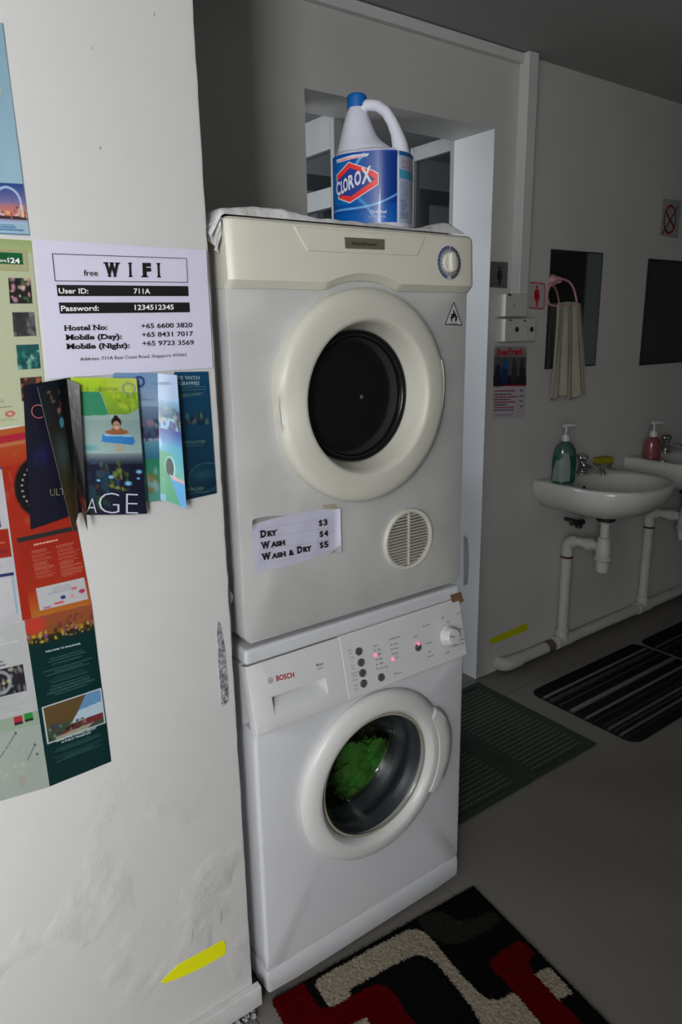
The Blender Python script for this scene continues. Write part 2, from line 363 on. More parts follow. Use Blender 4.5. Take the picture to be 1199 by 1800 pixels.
def leaf2(x, y0, y1, label):
    t = empty('glazed_door', (x, y0, 0), label, 'door', 'glazed leaves in the doorway')
    mb = MB(); zt = 2.168; w = .022
    mb.box(x-.018, y0, .01, x+.018, y0+w, zt); mb.box(x-.018, y1-w, .01, x+.018, y1, zt); mb.build('frame', MLEAF, t, bevel=.003)
    for z0, z1 in ((zt-.052, zt), (.9, 1.0), (.01, .2)): MB().box(x-.017, y0+w, z0, x+.017, y1-w, z1).build('rail', MLEAF, t, bevel=.002)
    for z0, z1 in ((1.0, zt-.052), (.2, .9)): MB().box(x-.003, y0+w, z0, x+.003, y1-w, z1).build('pane', GL, t, smooth=False)
    MB().lathe([(.006, 0), (.006, .03), (.014, .035), (.014, .05)], (x-.05, y1-.012, 1.86), 'x', 12).build('knob', INK, t)
leaf2(1.503, .966, 1.215, 'white glazed door leaf standing against the bright door jamb')
t = empty('window_screen', (2.2, 2.6, 0), 'dark framed partition seen through the door glass', 'partition')
MD = mat('dark_frame_paint', (.10, .105, .11), .6)
for x in (1.6, 2.02, 2.70, 2.815, 3.6): MB().box(x, 2.6, .0, x+.07, 2.66, 2.27).build('post', MD, t)
MB().box(1.3, 2.6, 2.27, 4.2, 2.66, 2.35).build('rail', MD, t)

# ------------------------------------------------------------------ washing machine
MWH = mat('white_enamel', (.66, .67, .70), .32, var=.03, vscale=4); MWP = mat('white_machine_plastic', (.64, .645, .66), .35)
WM = empty('washing_machine', (.3, .27, 0), 'white front-loading washing machine with green laundry, under the dryer', 'washing machine')
DC = np.array([.307, 0, .460])
N = 128
def rrect(cx, cz, hw, hh, r, y, n=N):
    out = []
    for k in range(n):
        t = 2*math.pi*k/n; c, s_ = math.cos(t), math.sin(t)
        # ray to a rounded rectangle
        sc = min(hw/abs(c) if abs(c) > 1e-9 else 9, hh/abs(s_) if abs(s_) > 1e-9 else 9); x, z = c*sc, s_*sc
        dx, dz = abs(x)-(hw-r), abs(z)-(hh-r)
        if dx > 0 and dz > 0 and r > 0:
            l = math.hypot(dx, dz)
            x = math.copysign(hw-r+dx/l*r, x); z = math.copysign(hh-r+dz/l*r, z)
        out.append((cx+x, y, cz+z))
    return out
zb0, zb1 = .083, .676; cz = (zb0+zb1)/2; hh = (zb1-zb0)/2
def circ(c, r, y, n=N): return [(c[0]+r*math.cos(2*math.pi*k/n), y, c[2]+r*math.sin(2*math.pi*k/n)) for k in range(n)]
mb = MB()
rs = [circ(DC, .170, .03), circ(DC, .170, .002), circ(DC, .172, 0)]
rr = [rrect(.3, cz, .292, hh, .002, 0), rrect(.3, cz, .2965, hh, .002, .0015), rrect(.3, cz, .2995, hh, .002, .006), rrect(.3, cz, .3, hh, .002, .012), rrect(.3, cz, .3, hh, .002, .55), rrect(.3, cz, .05, .05, .002, .55)]
mb.rings(rs+rr, False, True)
mb.box(0, .05, zb1+.0005, .6, .55, .815)
mb.build('body', MWH, WM, sharp=40)
MB().box(0, .0215, .8185, .6, .56, .852).build('lid', MWH, WM, bevel=.008, seg=4)
mb = MB(); kr = [rrect(.3, .0475, .3, .034, .02, .012), ]
kk = []
for y, ins in ((.012, 0), (.004, .001), (.001, .003), (0, .008)): kk.append(rrect(.3, .0475, .3-ins, .034-ins*.3, .012, y))
mb.rings(kk[::-1]+[rrect(.3, .0475, .3, .034, .012, .3)]); mb.build('kick_plate', MWH, WM)
MB().box(.536, -.002, .072, .552, .002, .078).build('latch', MWP, WM)
for x in (.05, .55):
    MB().lathe([(.018, 0), (.018, .006), (.01, .008), (.01, .02)], (x, .05, 0), n=16).build('foot', mat('black_rubber', (.02, .02, .02), .7), WM)
# fascia on a leaning plane
FP = np.array([0, -.012, .678]); FT = np.array([0, .022, .818]); fd = (FT-FP)/np.linalg.norm(FT-FP); FN = np.cross((1, 0, 0), fd); FN = FN/np.linalg.norm(FN)
if FN[1] > 0: FN = -FN
FL = np.linalg.norm(FT-FP)
def fpt(x, s, d=0): return FP+np.array([x, 0, 0])+fd*s-FN*d   # s up the fascia, d into the machine
def fh(px, py): 
    p = hit(px, py, FP, FN); return float(p[0]), float((p-FP)@fd)
MFA = mat('fascia_plastic', (.655, .66, .67), .38)
xs = fh(604, 1180)[0]
mb = MB(); mb.prism([fpt(xs+.0006, 0), fpt(xs+.0006, FL), (xs+.0006, .05, .818), (xs+.0006, .05, .678)], (.5995-xs, 0, 0)); mb.build('control_panel', MFA, WM, bevel=.004, seg=3)
# detergent drawer with its scooped grip
g = [fh(477, 1226), fh(573, 1191), fh(577, 1226), fh(482, 1253)]; gx0, gx1 = g[0][0]+.001, g[1][0]; gs1, gs0 = (g[0][1]+g[1][1])/2, (g[2][1]+g[3][1])/2
mb = MB()
def frect(x0, s0, x1, s1, d0, d1=None):
    d1 = d0 if d1 is None else d1
    pts = []
    for (xa, sa, da), (xb, sb, db) in (((x0, s0, d1), (x1, s0, d1)), ((x1, s0, d1), (x1, s1, d0)), ((x1, s1, d0), (x0, s1, d0)), ((x0, s1, d0), (x0, s0, d1))):
        for t in np.linspace(0, 1, 7)[:-1]: pts.append(fpt(xa+(xb-xa)*t, sa+(sb-sa)*t, da+(db-da)*t))
    return pts
e = .003
mb.rings([frect(gx0+.004, gs0+.012, gx1-.012, gs1-.003, .028, .006), frect(gx0, gs0+.002, gx1, gs1, .020, .001), frect(gx0, gs0, gx1, gs1, .0),
          frect(e, e, xs-.0006, FL-.001, 0), frect(.0008, .0008, xs-.0006, FL, .0012), frect(0, 0, xs-.0006, FL, .004), frect(0, 0, xs-.0006, FL, .026)], True, False)
mb.build('detergent_drawer', MFA, WM, sharp=30)
MDG = mat('dark_grey_button', (.075, .08, .085), .4)
for (x, y) in [(630, 1145), (634, 1164.5), (636.5, 1183), (638.5, 1201.5), (669.5, 1190.5), (734.5, 1138)]:
    X, s_ = fh(x, y); c = fpt(X, s_); mb = MB(); rs = []
    for r, d in ((.0088, .001), (.0088, -.003), (.0078, -.0042), (.005, -.0036)):
        rs.append([c+FN*(-d)+(np.array([1, 0, 0])*math.cos(t)+fd*math.sin(t))*r for t in np.linspace(0, 2*math.pi, 25)[:-1]])
    mb.rings(rs); mb.build('button', MDG, WM)
LED = mat('lit_red_led', (.9, .1, .15), .4, emit=(1., .12, .22), estr=1.6); MLD = mat('unlit_led', (.16, .03, .04), .4)
def fdisc(mb, px, py, r, off=.0005, n=14):
    X, s_ = fh(px, py); c = fpt(X, s_, -off); mb.add([c+(np.array([1, 0, 0])*math.cos(t)+fd*math.sin(t))*r for t in np.linspace(0, 2*math.pi, n+1)[:-1]], [tuple(range(n))])
for (x, y, lit) in [(658.5, 1143, 0), (660, 1151.5, 1), (661.5, 1159.5, 0), (662.5, 1168, 0), (663.5, 1175.5, 0), (687.5, 1133.5, 0), (688.5, 1141.5, 0), (689.5, 1149.5, 0), (690.5, 1158.5, 1), (733.5, 1131.5, 1)]:
    mb = MB(); fdisc(mb, x, y, .0042 if lit else .0017, .0052 if x > 730 else .0006); mb.build('led', LED if lit else MLD, WM, fix=False)
# programme dial
X, s_ = fh(787, 1118); c = fpt(X, s_); mb = MB(); rs = []
for r, d in ((.0245, 0), (.0245, .004), (.0215, .007), (.0200, .022), (.018, .0245), (.010, .0255)):
    rs.append([c+FN*d+(np.array([1, 0, 0])*math.cos(t)+fd*math.sin(t))*r*(1+.012*(math.sin(12*t) > 0)*(r > .019)) for t in np.linspace(0, 2*math.pi, 73)[:-1]])
mb.rings(rs); DK = mb.build('dial', MWP, WM)
mb = MB(); c2 = c+FN*.0258; a1 = c2+(np.array([-1, 0, 0])*.017+fd*.006); mb.add([c2-fd*.0005, a1-fd*.0005, a1+fd*.0012, c2+fd*.0012], [(0, 1, 2, 3)]); mb.build('pointer', INK, DK, fix=False)
# printed marks of the fascia
mb = MB(); red = MB(); gr = MB(); kw = dict(P=FP, n=FN, off=.0005)
text(red, 'BOSCH', (486, 1197), (517.5, 1190), (484.8, 1187.5), bold=.03, **kw); red.build('brand_lettering', mat('red_ink', A(150, 28, 48, 1.3), .5), WM, fix=False)
X, s_ = fh(475.5, 1196)
for r0, r1 in ((.0052, .0062),):
    ring = [fpt(X+r*math.cos(t), s_+r*math.sin(t), -.0005) for r in (r0, r1) for t in np.linspace(0, 2*math.pi, 25)[:-1]]
    gr.add(ring, [(k, (k+1) % 24, 24+(k+1) % 24, 24+k) for k in range(24)])
for dx in (-.0022, .0022): gr.add([fpt(X+dx-.0006, s_-.004, -.0005), fpt(X+dx+.0006, s_-.004, -.0005), fpt(X+dx+.0006, s_+.004, -.0005), fpt(X+dx-.0006, s_+.004, -.0005)], [(0, 1, 2, 3)])
gr.add([fpt(X-.0022, s_-.0006, -.0005), fpt(X+.0022, s_-.0006, -.0005), fpt(X+.0022, s_+.0006, -.0005), fpt(X-.0022, s_+.0006, -.0005)], [(0, 1, 2, 3)])
text(gr, 'Maxx', (556, 1171.5), (569, 1167.5), (555.2, 1167), bold=.02, **kw); text(gr, 'Classic', (557, 1177.5), (568.5, 1174), (556.5, 1174), **kw)
for i, (wd, x, y, w) in enumerate([('start', 611, 1145, 7), ('spin', 613, 1150, 6), ('no spin', 614, 1158, 8), ('extra', 617, 1172, 6), ('rinse', 618, 1177, 6), ('speed', 618, 1185, 12), ('time', 620, 1190, 8), ('wash', 620, 1197, 8), ('end', 622, 1207, 6), ('off', 623, 1214, 6)]):
    text(gr, wd, (x, y), (x+w, y-w*.29), (x-.4, y-3.2), **kw)
for wd, x, y, w in [('spin', 656, 1137, 7), ('1000', 663, 1144, 6), ('800', 664.5, 1152, 6), ('600', 666, 1160, 6), ('400', 667, 1168, 7), ('rinse hold', 667, 1176.5, 15),
                    ('progress', 684, 1125, 19), ('wash', 690.5, 1134, 8), ('rinse', 691.5, 1142, 8), ('spin', 693, 1150, 7), ('end', 694.5, 1158, 6), ('start', 727, 1121, 8),
                    ('900 rpm', 693, 1186.5, 12), ('easy care', 743, 1102, 13), ('delicates', 749, 1132.5, 11), ('wool', 752, 1148, 6), ('hand wash', 752, 1156, 10), ('cottons', 802, 1080, 10),
                    ('mixed', 805, 1127, 11), ('quick wash', 796, 1137, 20), ('off', 782, 1150, 8), ('40', 776, 1088, 4), ('60', 786, 1095, 4), ('90', 808, 1108, 5)]:
    text(gr, wd, (x, y), (x+w, y-w*.28), (x-.4, y-3.4), bold=.01, **kw)
for k in range(22):
    t = 2*math.pi*k/22; X, s_ = fh(787, 1118); gr.add([fpt(X+q*math.cos(t+e2), s_+q*math.sin(t+e2), -.0005) for q, e2 in ((.028, -.02), (.031, -.02), (.031, .02), (.028, .02))], [(0, 1, 2, 3)])
gr.build('printed_marks', mat('grey_ink', A(95, 95, 98, 1.2), .5), WM, fix=False)['kind'] = 'stuff'
mb = MB(); q = [hit(x, y, (0, .0212, 0)) for x, y in ((791, 1046), (810, 1040), (815, 1057), (797, 1065))]
mb.prism(q, (0, -.0006, 0)); mb.build('brown_tape', mat('brown_tape', A(105, 78, 55, 1.5), .4), WM)
# door: ring, bowl, seal, hinge handle
DY = 0.0
mb = MB(); mb.lathe([(.207, .0), (.2105, -.004), (.210, -.012), (.205, -.019), (.196, -.0245), (.184, -.028), (.174, -.029), (.167, -.0285), (.164, -.027), (.1585, -.020), (.1545, -.014), (.153, .004), (.17, .006)], (DC[0], 0, DC[2]), 'y', 128, False, False)
dr = mb.build('door_ring', mat('door_white_plastic', (.67, .67, .665), .33), WM, sharp=50)
mb = MB(); rs = []                    # finger grip on the right of the ring
for k in range(21):
    t = R_(-34+66*k/20); w = math.sin(math.pi*k/20)**.5
    ring = []
    for (r, y) in ((.186, -.006), (.186, -.0305), (.195+.010*w, -.0315), (.207+.020*w, -.027), (.2115+.024*w, -.017), (.2105+.024*w, -.005)): ring.append((DC[0]+r*math.cos(t), y, DC[2]+r*math.sin(t)))
    rs.append(ring)
mb.rings(rs); mb.build('handle', MATS['door_white_plastic'], dr, sharp=40)
mb = MB(); mb.lathe([(.1535, -.012), (.1528, -.010), (.147, -.012)], (DC[0], 0, DC[2]), 'y', 96, False, False); mb.build('rim', mat('yellowed_edge', (.35, .33, .25), .5), dr)
mb = MB(); mb.lathe([(.1528, -.010), (.148, -.011), (.143, -.006), (.138, .02), (.125, .06), (.105, .085), (.06, .098), (.002, .1)], (DC[0], 0, DC[2]), 'y', 96, False, True)
mb.build('glass_bowl', glass_mat('door_glass', (.70, .72, .73), .12, .04), dr)
mb = MB(); mb.lathe([(.170, .006), (.160, .018), (.158, .03), (.149, .034), (.147, .05), (.156, .058), (.156, .075), (.146, .082), (.144, .10), (.150, .112), (.175, .12), (.23, .122)], (DC[0], 0, DC[2]), 'y', 96, False, False)
mb.build('rubber_seal', mat('grey_rubber', (.055, .06, .068), .38), WM, sharp=60)
mb = MB(); mb.lathe([(.15, .118), (.24, .12), (.24, .42), (.02, .43)], (DC[0], 0, DC[2]), 'y', 64, False, True); mb.build('drum', mat('drum_steel', (.10, .10, .10), .45, metal=.5), WM)
mb = MB()
for (x, y, r) in [(529, 1408, .004)]: c = hy(x, y, -.002); mb.lathe([(r*.6, 0), (r*.6, -.001)], c, 'y', 8, sy=2.4)
mb.build('chip', INK, dr)

# laundry
def blob(name, c, r, m, seed, sx=1, sy=1, sz=1, amp=.35, f=9, label=None, group=None):
    bm = bmesh.new(); bmesh.ops.create_icosphere(bm, subdivisions=5, radius=1)
    for v in bm.verts:
        p = v.co.copy(); q = p*f*.22+Vector((seed*3.1, seed, 0)); d = 1+amp*(abs(noise.noise(q))*1.5+abs(noise.noise(q*2.3))*.7+.5*abs(noise.noise(q*4.7))-.7)
        v.co = Vector((p.x*sx, p.y*sy, p.z*sz))*r*d+Vector(c)
    me = bpy.data.meshes.new(name); bm.to_mesh(me); bm.free(); o = link(name, me, m, sharp=70); return tag(o, label, 'laundry', group)
c = hy(648, 1345, .175); blob('laundry', c+np.array([-.012, 0, -.006]), .080, mat('green_cloth', (.05, .30, .025), .85, var=.5, vscale=12, bump=.4, bscale=60, col2=(.11, .25, .03)), 2, 1.35, .55, 1.05, .38, 8, 'bright green garment inside the washing machine drum', 'laundry')
c = hy(600, 1440, .20); blob('laundry', c+np.array([.03, .02, -.02]), .065, mat('red_cloth', (.22, .015, .012), .9, var=.3), 5, 1.1, .8, .8, .5, 10, 'dark red garment low in the washing machine drum', 'laundry')
c = hy(650, 1300, .24); blob('laundry', c+np.array([.02, .06, .01]), .07, mat('dark_green_cloth', (.035, .06, .02), .9, var=.3), 8, 1.2, .7, .7, .5, 10, 'dark olive garment behind the green one in the drum', 'laundry')

# ------------------------------------------------------------------ dryer
MCR = mat('cream_plastic', (.74, .72, .62), .4, var=.05, vscale=6); MDB = mat('dryer_enamel', (.57, .57, .565), .42, var=.16, vscale=5.5, bump=.06, bscale=150, dist=.001)
DR = empty('tumble_dryer', (.3, .3, .852), 'cream and grey tumble dryer with black round window, stacked on the washer', 'dryer')
YD = .018; DZ0, DZ1 = .8655, 1.655
DD = np.array([.291, 0, 1.333]); mb = MB(); zc_, zh = (DZ0+1.56)/2, (1.56-DZ0)/2
def rr2(ins, y): return [(x, y, z) for x, _, z in rrect(.298, zc_, .298-ins, zh-ins, .001, y)]
cz_ = rrect(.298, zc_, .298, zh, .001, 0); cir = [(DD[0]+.155*math.cos(2*math.pi*k/N), YD, DD[2]+.155*math.sin(2*math.pi*k/N)) for k in range(N)]
mb.rings([[(x, y+.03, z) for x, y, z in cir], cir, rr2(.004, YD), rr2(.0012, YD+.0012), rr2(0, YD+.004), rr2(0, .575), rr2(.25, .575)], False, True); mb.build('body', MDB, DR, sharp=40)
for x in (.045, .555):
    for y in (.06, .52): MB().lathe([(.014, .8525), (.014, .862), (.010, .866)], (x, y, 0), n=14).build('foot', MATS['black_rubber'], DR)
DD = np.array([.291, 0, 1.333])
mb = MB(); rs = []
xsmp = sorted(set([0, .003, .008, .015, .05, .1, .15, .18, .195]+list(np.linspace(.203, .391, 33))+[.40, .42, .46, .5, .55, .585, .592, .597, .600]))
for x in xsmp:
    dx = x-.297; zb = 1.541; R = .2285
    if abs(dx) < R:
        za = 1.331+math.sqrt(R*R-dx*dx); w = 1
        if za > zb: zb = za
    e = 0
    if x < .015: e = (.015-x)**2/.015*.55
    if x > .585: e = (x-.585)**2/.015*.55
    ring = [(x, .55, zb+.002), (x, .0175, zb), (x, .014+e, zb+.0005), (x, .000+e, zb+.0135), (x, -.0005+e, zb+.018), (x, .004+e, 1.645), (x, .007+e, 1.653), (x, .014+e, 1.6585-e*.3), (x, .55, 1.6585-e*.3)]
    rs.append(ring)
mb.rings(rs); con = mb.build('console', MCR, DR, sharp=28)
CY = lambda z: -.0005+(.0045)*(z-1.56)/.085
CN = np.array([0, -1, .053]); CN /= np.linalg.norm(CN); CP = np.array([0, .0008, 1.60])
def ch(px, py): return hit(px, py, CP, CN)
pan = [ch(517, 396), ch(541, 441), ch(733, 449.5), ch(747, 415)]; pan[0][2] = 1.648; pan[3][2] = 1.648
mb = MB(); mb.prism([p-CN*.002 for p in pan], CN*.0036); mb.build('name_panel', MCR, con, bevel=.0007, seg=1)
q = [ch(604, 417), ch(675, 421), ch(675, 439.5), ch(605.5, 437)]
mb = MB(); mb.prism([p+CN*.001 for p in q], CN*.002); bd = mb.build('badge', mat('bronze_badge', (.21, .185, .135), .35, metal=.3), con, bevel=.0012)
mb = MB(); text(mb, 'Fisher&Paykel', (619, 430.5), (661.5, 432.5), (618.8, 424.5), CP+CN*.0032, CN, .0002, bold=.015); mb.build('brand_lettering', INK, bd, fix=False)
c = ch(789.5, 462); R = .0335
def cdisc(mb, r0, r1, a0, a1, off, n=48):
    X = np.array([1., 0, 0]); Zv = np.cross(X, CN); Zv = Zv if Zv[2] > 0 else -Zv
    pts = [c+CN*off+(X*math.cos(t)+Zv*math.sin(t))*r for r in (r0, r1) for t in np.linspace(a0, a1, n)]
    mb.add(pts, [(k, k+1, n+k+1, n+k) for k in range(n-1)])
mb = MB(); cdisc(mb, .019, R+.0015, 0, 2*math.pi, .0006); mb.build('dial_plate', mat('dial_white', (.55, .55, .53), .4), con, fix=False)
mb = MB(); cdisc(mb, R-.0065, R, math.pi*.5, math.pi*1.42, .0011); mb.build('blue_scale', mat('blue_ink', A(35, 62, 110, 1.4), .4), con, fix=False)
mb = MB(); cdisc(mb, R-.0065, R, -math.pi*.45, math.pi*.46, .0011); mb.build('grey_scale', mat('charcoal_ink', A(62, 60, 62, 1.3), .4), con, fix=False)
mb = MB()
for k in range(44):
    t = 2*math.pi*k/44; cdisc(mb, R-.010, R-.0072, t, t+.055, .0012, 2)
for k in range(16):
    t = 2*math.pi*(k+.5)/16; cdisc(mb, R-.0145, R-.011, t, t+.10, .0012, 2)
mb.build('scale_marks', mat('tick_ink', A(40, 42, 48, 1.2), .5), con, fix=False)
mb = MB()
for k in range(11):
    t = math.pi*.55+k*math.pi*.085; cdisc(mb, R-.005, R-.002, t, t+.11, .0014, 2)
for k in range(10):
    t = -math.pi*.42+k*math.pi*.088; cdisc(mb, R-.005, R-.002, t, t+.11, .0014, 2)
mb.build('scale_numerals', mat('pale_blue_ink', A(120, 130, 150, 1.3), .5), con, fix=False)
mb = MB(); rs = []
MK = mat('cream_knob', (.66, .65, .58), .35)
for r, d in ((.0205, .001), (.0200, .006), (.0185, .008), (.008, .0085)): rs.append([c+CN*d+(np.array([1, 0, 0])*math.cos(t)+np.array([0, 0, 1])*math.sin(t))*r for t in np.linspace(0, 2*math.pi, 49)[:-1]])
mb.rings(rs); kn = mb.build('knob', MK, con)
mb = MB(); gx = np.array([1, 0, .10]); gx /= np.linalg.norm(gx); gz = np.array([-.10, 0, 1.]); gz /= np.linalg.norm(gz)
rs = []
for w, h, d in ((.0088, .0200, .006), (.0078, .0195, .0125), (.0058, .0175, .0155), (.002, .012, .016)):
    rs.append([c+CN*d+gx*w*a+gz*h*b for a, b in ((-1, -.8), (-.5, -1), (.5, -1), (1, -.8), (1, .8), (.5, 1), (-.5, 1), (-1, .8))])
mb.rings(rs); mb.build('grip', MK, kn, sharp=25)
# flammable-goods sticker
PD = (0, YD, 0)
mb = MB(); poly_on(mb, [(797.5, 529), (779.5, 573), (814.5, 573.5)], PD, off=.0003); stk = mb.build('warning_sticker', mat('sticker_white', (.6, .6, .6), .4), DR, fix=False)
mb = MB(); tri = [(797.5, 531.5), (782, 570.5), (812, 571.5)]
for i in range(3): stroke_on(mb, tri[i], tri[(i+1) % 3], .0024, PD, off=.0006)
fl_ = [(797, 543), (799.5, 549), (799, 552.5), (802, 549.5), (801.5, 556), (804.5, 554.5), (802.5, 561), (804.5, 561), (800.5, 566.5), (799.2, 563), (800.2, 559), (797.8, 556.5), (797, 561), (795.2, 559), (794.6, 563.5), (796, 566.5), (791.5, 563), (793, 560.5), (790.5, 558), (793.5, 556), (792.5, 552), (795.8, 551.5)]
poly_on(mb, fl_, PD, off=.0006); stroke_on(mb, (790, 568.2), (804, 568.8), .0012, PD, off=.0006)
mb.build('flame_symbol', INK, stk, fix=False)
# dryer door
def dent(r, t, a, b, h):
    d = math.atan2(math.sin(t-math.pi-.08), math.cos(t-math.pi-.08)); g_ = math.exp(-(d/.26)**2)
    if r > .17: k = (1-.035*g_*(r > .195)); a *= k; b *= k
    if .165 < r < .211 and h < 0: h += .010*g_*min(1, (r-.16)/.03)
    return a, b, h
mb = MB(); mb.lathe([(.2125, YD), (.2135, .006), (.2128, -.005), (.2095, -.0125), (.2035, -.0175), (.193, -.0205), (.176, -.0225), (.160, -.0235), (.1545, -.0228), (.1515, -.020), (.146, -.008), (.138, .022), (.1335, .038), (.12, .039)], (DD[0], 0, DD[2]), 'y', 160, False, False, fn=dent)
dd = mb.build('door_ring', mat('door_cream', (.63, .62, .55), .38, var=.03, vscale=5), DR, sharp=50)
mb = MB(); mb.lathe([(.1345, .034), (.133, .026), (.128, .0245), (.123, .028), (.121, .034), (.116, .032), (.09, .029), (.05, .026), (.001, .0255)], (DD[0], 0, DD[2]), 'y', 96, False, True)
mb.build('window', mat('black_window', (.008, .008, .009), .16, spec=.35), dd, sharp=60)
mb = MB(); c_ = (DD[0]+.01, .0235, DD[2]); mb.lathe([(.004, .003), (.004, 0), (.002, -.001)], c_, 'y', 12); mb.build('stud', mat('dull_stud', (.10, .10, .10), .5), dd)
mb = MB(); rs = []
for k in range(13):
    t = R_(-14+30*k/12); rs.append([(DD[0]+r*math.cos(t), y, DD[2]+.012+r*math.sin(t)) for r, y in ((.200, .008), (.2035, -.0185), (.2125, -.010), (.2160, .004), (.2155, YD))])
mb.rings(rs); mb.build('hinge_cover', MATS['door_cream'], dd, sharp=40)
# exhaust grille
VC = np.array([.4235, 0, 1.006]); VR = .071
mb = MB(); mb.lathe([(VR, YD+.001), (VR, .0115), (VR-.002, .0095), (VR-.006, .0095), (VR-.009, .011), (VR-.0095, YD)], (VC[0], 0, VC[2]), 'y', 72, False, False); vg = mb.build('exhaust_grille', MATS['door_cream'], DR)
MB().lathe([(VR-.009, .0172), (.002, .0172)], (VC[0], 0, VC[2]), 'y', 48, False, True).build('backing', mat('grille_dark', (.02, .018, .015), .9), vg)
ns = 17
for i in range(ns):
    z = -(VR-.011)+(i+.5)*2*(VR-.011)/ns; hw = math.sqrt(max((VR-.009)**2-z*z, .0001)); zc = VC[2]+z
    MB().prism([(VC[0]-hw, .0105, zc+.0008), (VC[0]-hw, .0112, zc-.0014), (VC[0]-hw, .0172, zc-.0004), (VC[0]-hw, .0172, zc+.0016)], (2*hw, 0, 0)).build('slat', MATS['door_cream'], vg, smooth=False)
MB().box(VC[0]-.0015, .0112, VC[2]-VR+.01, VC[0]+.0015, .0170, VC[2]+VR-.01).build('rib', MATS['door_cream'], vg)
mb = MB(); poly_on(mb, [(549, 1005), (575, 1001), (577, 1014), (550, 1018)], PD, off=.0004); mb.build('glue_mark', mat('glue', (.50, .49, .44), .5), DR, fix=False)
mb = MB(); poly_on(mb, [(567, 888), (590, 885), (594, 894), (570, 896)], PD, off=.0004); mb.build('glue_mark', mat('old_tape', (.42, .39, .30), .4, var=.3, vscale=80), DR, fix=False)

# price notice taped to the dryer
def wavy(cv, c4, P, off, amp, seed, n=(0, 1, 0)):
    q = [hit(*p, P, n) for p in c4]; G = quad_grid(cv, *q); u, v = cv.u, cv.v
    w = amp*(.5+.5*np.sin(u*5+seed)*np.sin(v*4+seed))+.3*amp*np.sin(u*19+v*7+seed); G[..., 1] -= off+np.abs(w); return G
cv = Cv(110, 80, (168, 167, 184), 1.45); c4 = [(440, 913), (595, 892), (597, 969), (448, 1008)]
G = wavy(cv, c4, PD, .0006, .0012, 2)
G[..., 1] -= .006*np.clip((cv.u-.93)/.07, 0, 1)**2+.006*np.clip((.06-cv.u)/.06, 0, 1)*np.clip((.2-cv.v)/.2, 0, 1)
G[..., 2] += .0016*np.sin(cv.u*11)*np.clip((.08-cv.v)/.08, 0, 1)+.002*np.sin(cv.u*9+1)*np.clip((cv.v-.9)/.1, 0, 1)
m_ = ((cv.u < .40)&(cv.v < .10*(1-cv.u/.40))); cv.put(m_.astype(float), (128, 126, 124))
m_ = ((cv.u > .86)&(cv.v > 1-.16*(cv.u-.86)/.14)); cv.put(m_.astype(float), (135, 135, 140))
PN = empty('price_notice', tuple(G[40, 55]), 'white paper wash and dry price list taped on the dryer', 'notice')
grid_mesh('sheet', cv, G, PAPER, PN)
def nz_(x, y): return (430+x/6.311, 880+y/6.311)
mb = MB(); PQ = (0, YD-.0042, 0)
def nt_(s, x0, y0, x1, y1, h, big=None): text(mb, s, nz_(x0, y0), nz_(x1, y1), nz_(x0-4, y0-h), PQ, off=.0002, bold=.05 if s not in '345S' else .035, serif=s not in '345S')
nt_('D', 170, 410, 240, 398, 75); nt_('RY', 248, 396, 365, 376, 55)
nt_('W', 178, 535, 285, 515, 70); nt_('ASH', 285, 517, 455, 487, 52)
nt_('W', 185, 662, 295, 640, 70); nt_('ASH', 293, 645, 463, 612, 52); nt_('&', 492, 608, 552, 597, 58); nt_('D', 578, 587, 640, 572, 72); nt_('RY', 645, 572, 750, 552, 54)
for d_, x_, y_ in (('3', 824, 284), ('4', 832, 405), ('5', 834, 528)):
    nt_('S', x_, y_-2, x_+40, y_-8, 60); nt_(d_, x_+50, y_-8, x_+96, y_-16, 66)
    stroke_on(mb, nz_(x_+23, y_+6), nz_(x_+18, y_-76), .0009, PQ, off=.0002)
mb.build('lettering', INK, PN, fix=False, split=True)
mb = MB()
for a, b in (((158, 310), (940, 192)), ((158, 415), (945, 300)), ((165, 545), (950, 440)), ((172, 705), (955, 560)), ((158, 310), (172, 705)), ((805, 212), (815, 585))): stroke_on(mb, nz_(*a), nz_(*b), .0003, PQ, off=.0001)
mb.build('ruled_lines', mat('pale_ink', A(120, 120, 128, 1.5), .6), PN, fix=False)

# crumpled plastic cover on top of the dryer
MPL = mat('milky_plastic', (.78, .78, .79), .3, bump=.8, bscale=45, dist=.006, col2=(.62, .61, .60), vscale=25)
BX_ = hy(656, 398, .135); nx, ny = 110, 50; P = np.zeros((ny, nx, 3)); cv = Cv(nx, ny, (200, 200, 200))
for j in range(ny):
    for i in range(nx):
        u, v = i/(nx-1), (j/(ny-1))**2.2; x = -.028+u*.60; y = .0075+v*.55; n_ = noise.noise((x*16, y*16, 1))*.6+noise.noise((x*45, y*40, 5))*.4
        hgt = (.006+.006*(n_+.4))*min(1, v*60+.1)
        if x < .2: hgt += .012*math.sin(min(1, max(0, (x+.02)/.22))*math.pi)*min(1, v*40)
        if x > .48: hgt += .014*max(0, math.sin((x-.48)/.09*math.pi))*(v < .5)*min(1, v*40)
        bd2 = math.hypot(x-BX_[0], y-BX_[1]); hgt = .0012+(hgt-.0012)*min(1, max(0, (bd2-.088)/.02)) if bd2 < .12 and y > .05 else hgt   # pressed flat under the jug
        z = 1.6590+max(hgt, .0006)
        if x < -.004: z -= (-.004-x)*1.6+.0
        P[j, i] = (x, y, z)
cvr = grid_mesh('plastic_cover', cv, P, MPL); tag(cvr, 'crumpled milky plastic sheet covering the top of the dryer', 'plastic sheet')
cv = Cv(16, 40, (200, 200, 200)); u, v = cv.u, cv.v
q = quad_grid(cv, (-.029, .03, 1.640), (-.003, .012, 1.655), (-.008, .02, 1.60), (-.012, .03, 1.605)); q[..., 1] += .003*np.sin(u*9+v*12); q[..., 0] += .003*np.sin(v*9+u*4)*(v > .1)
grid_mesh('hanging_corner', cv, q, MPL, cvr)
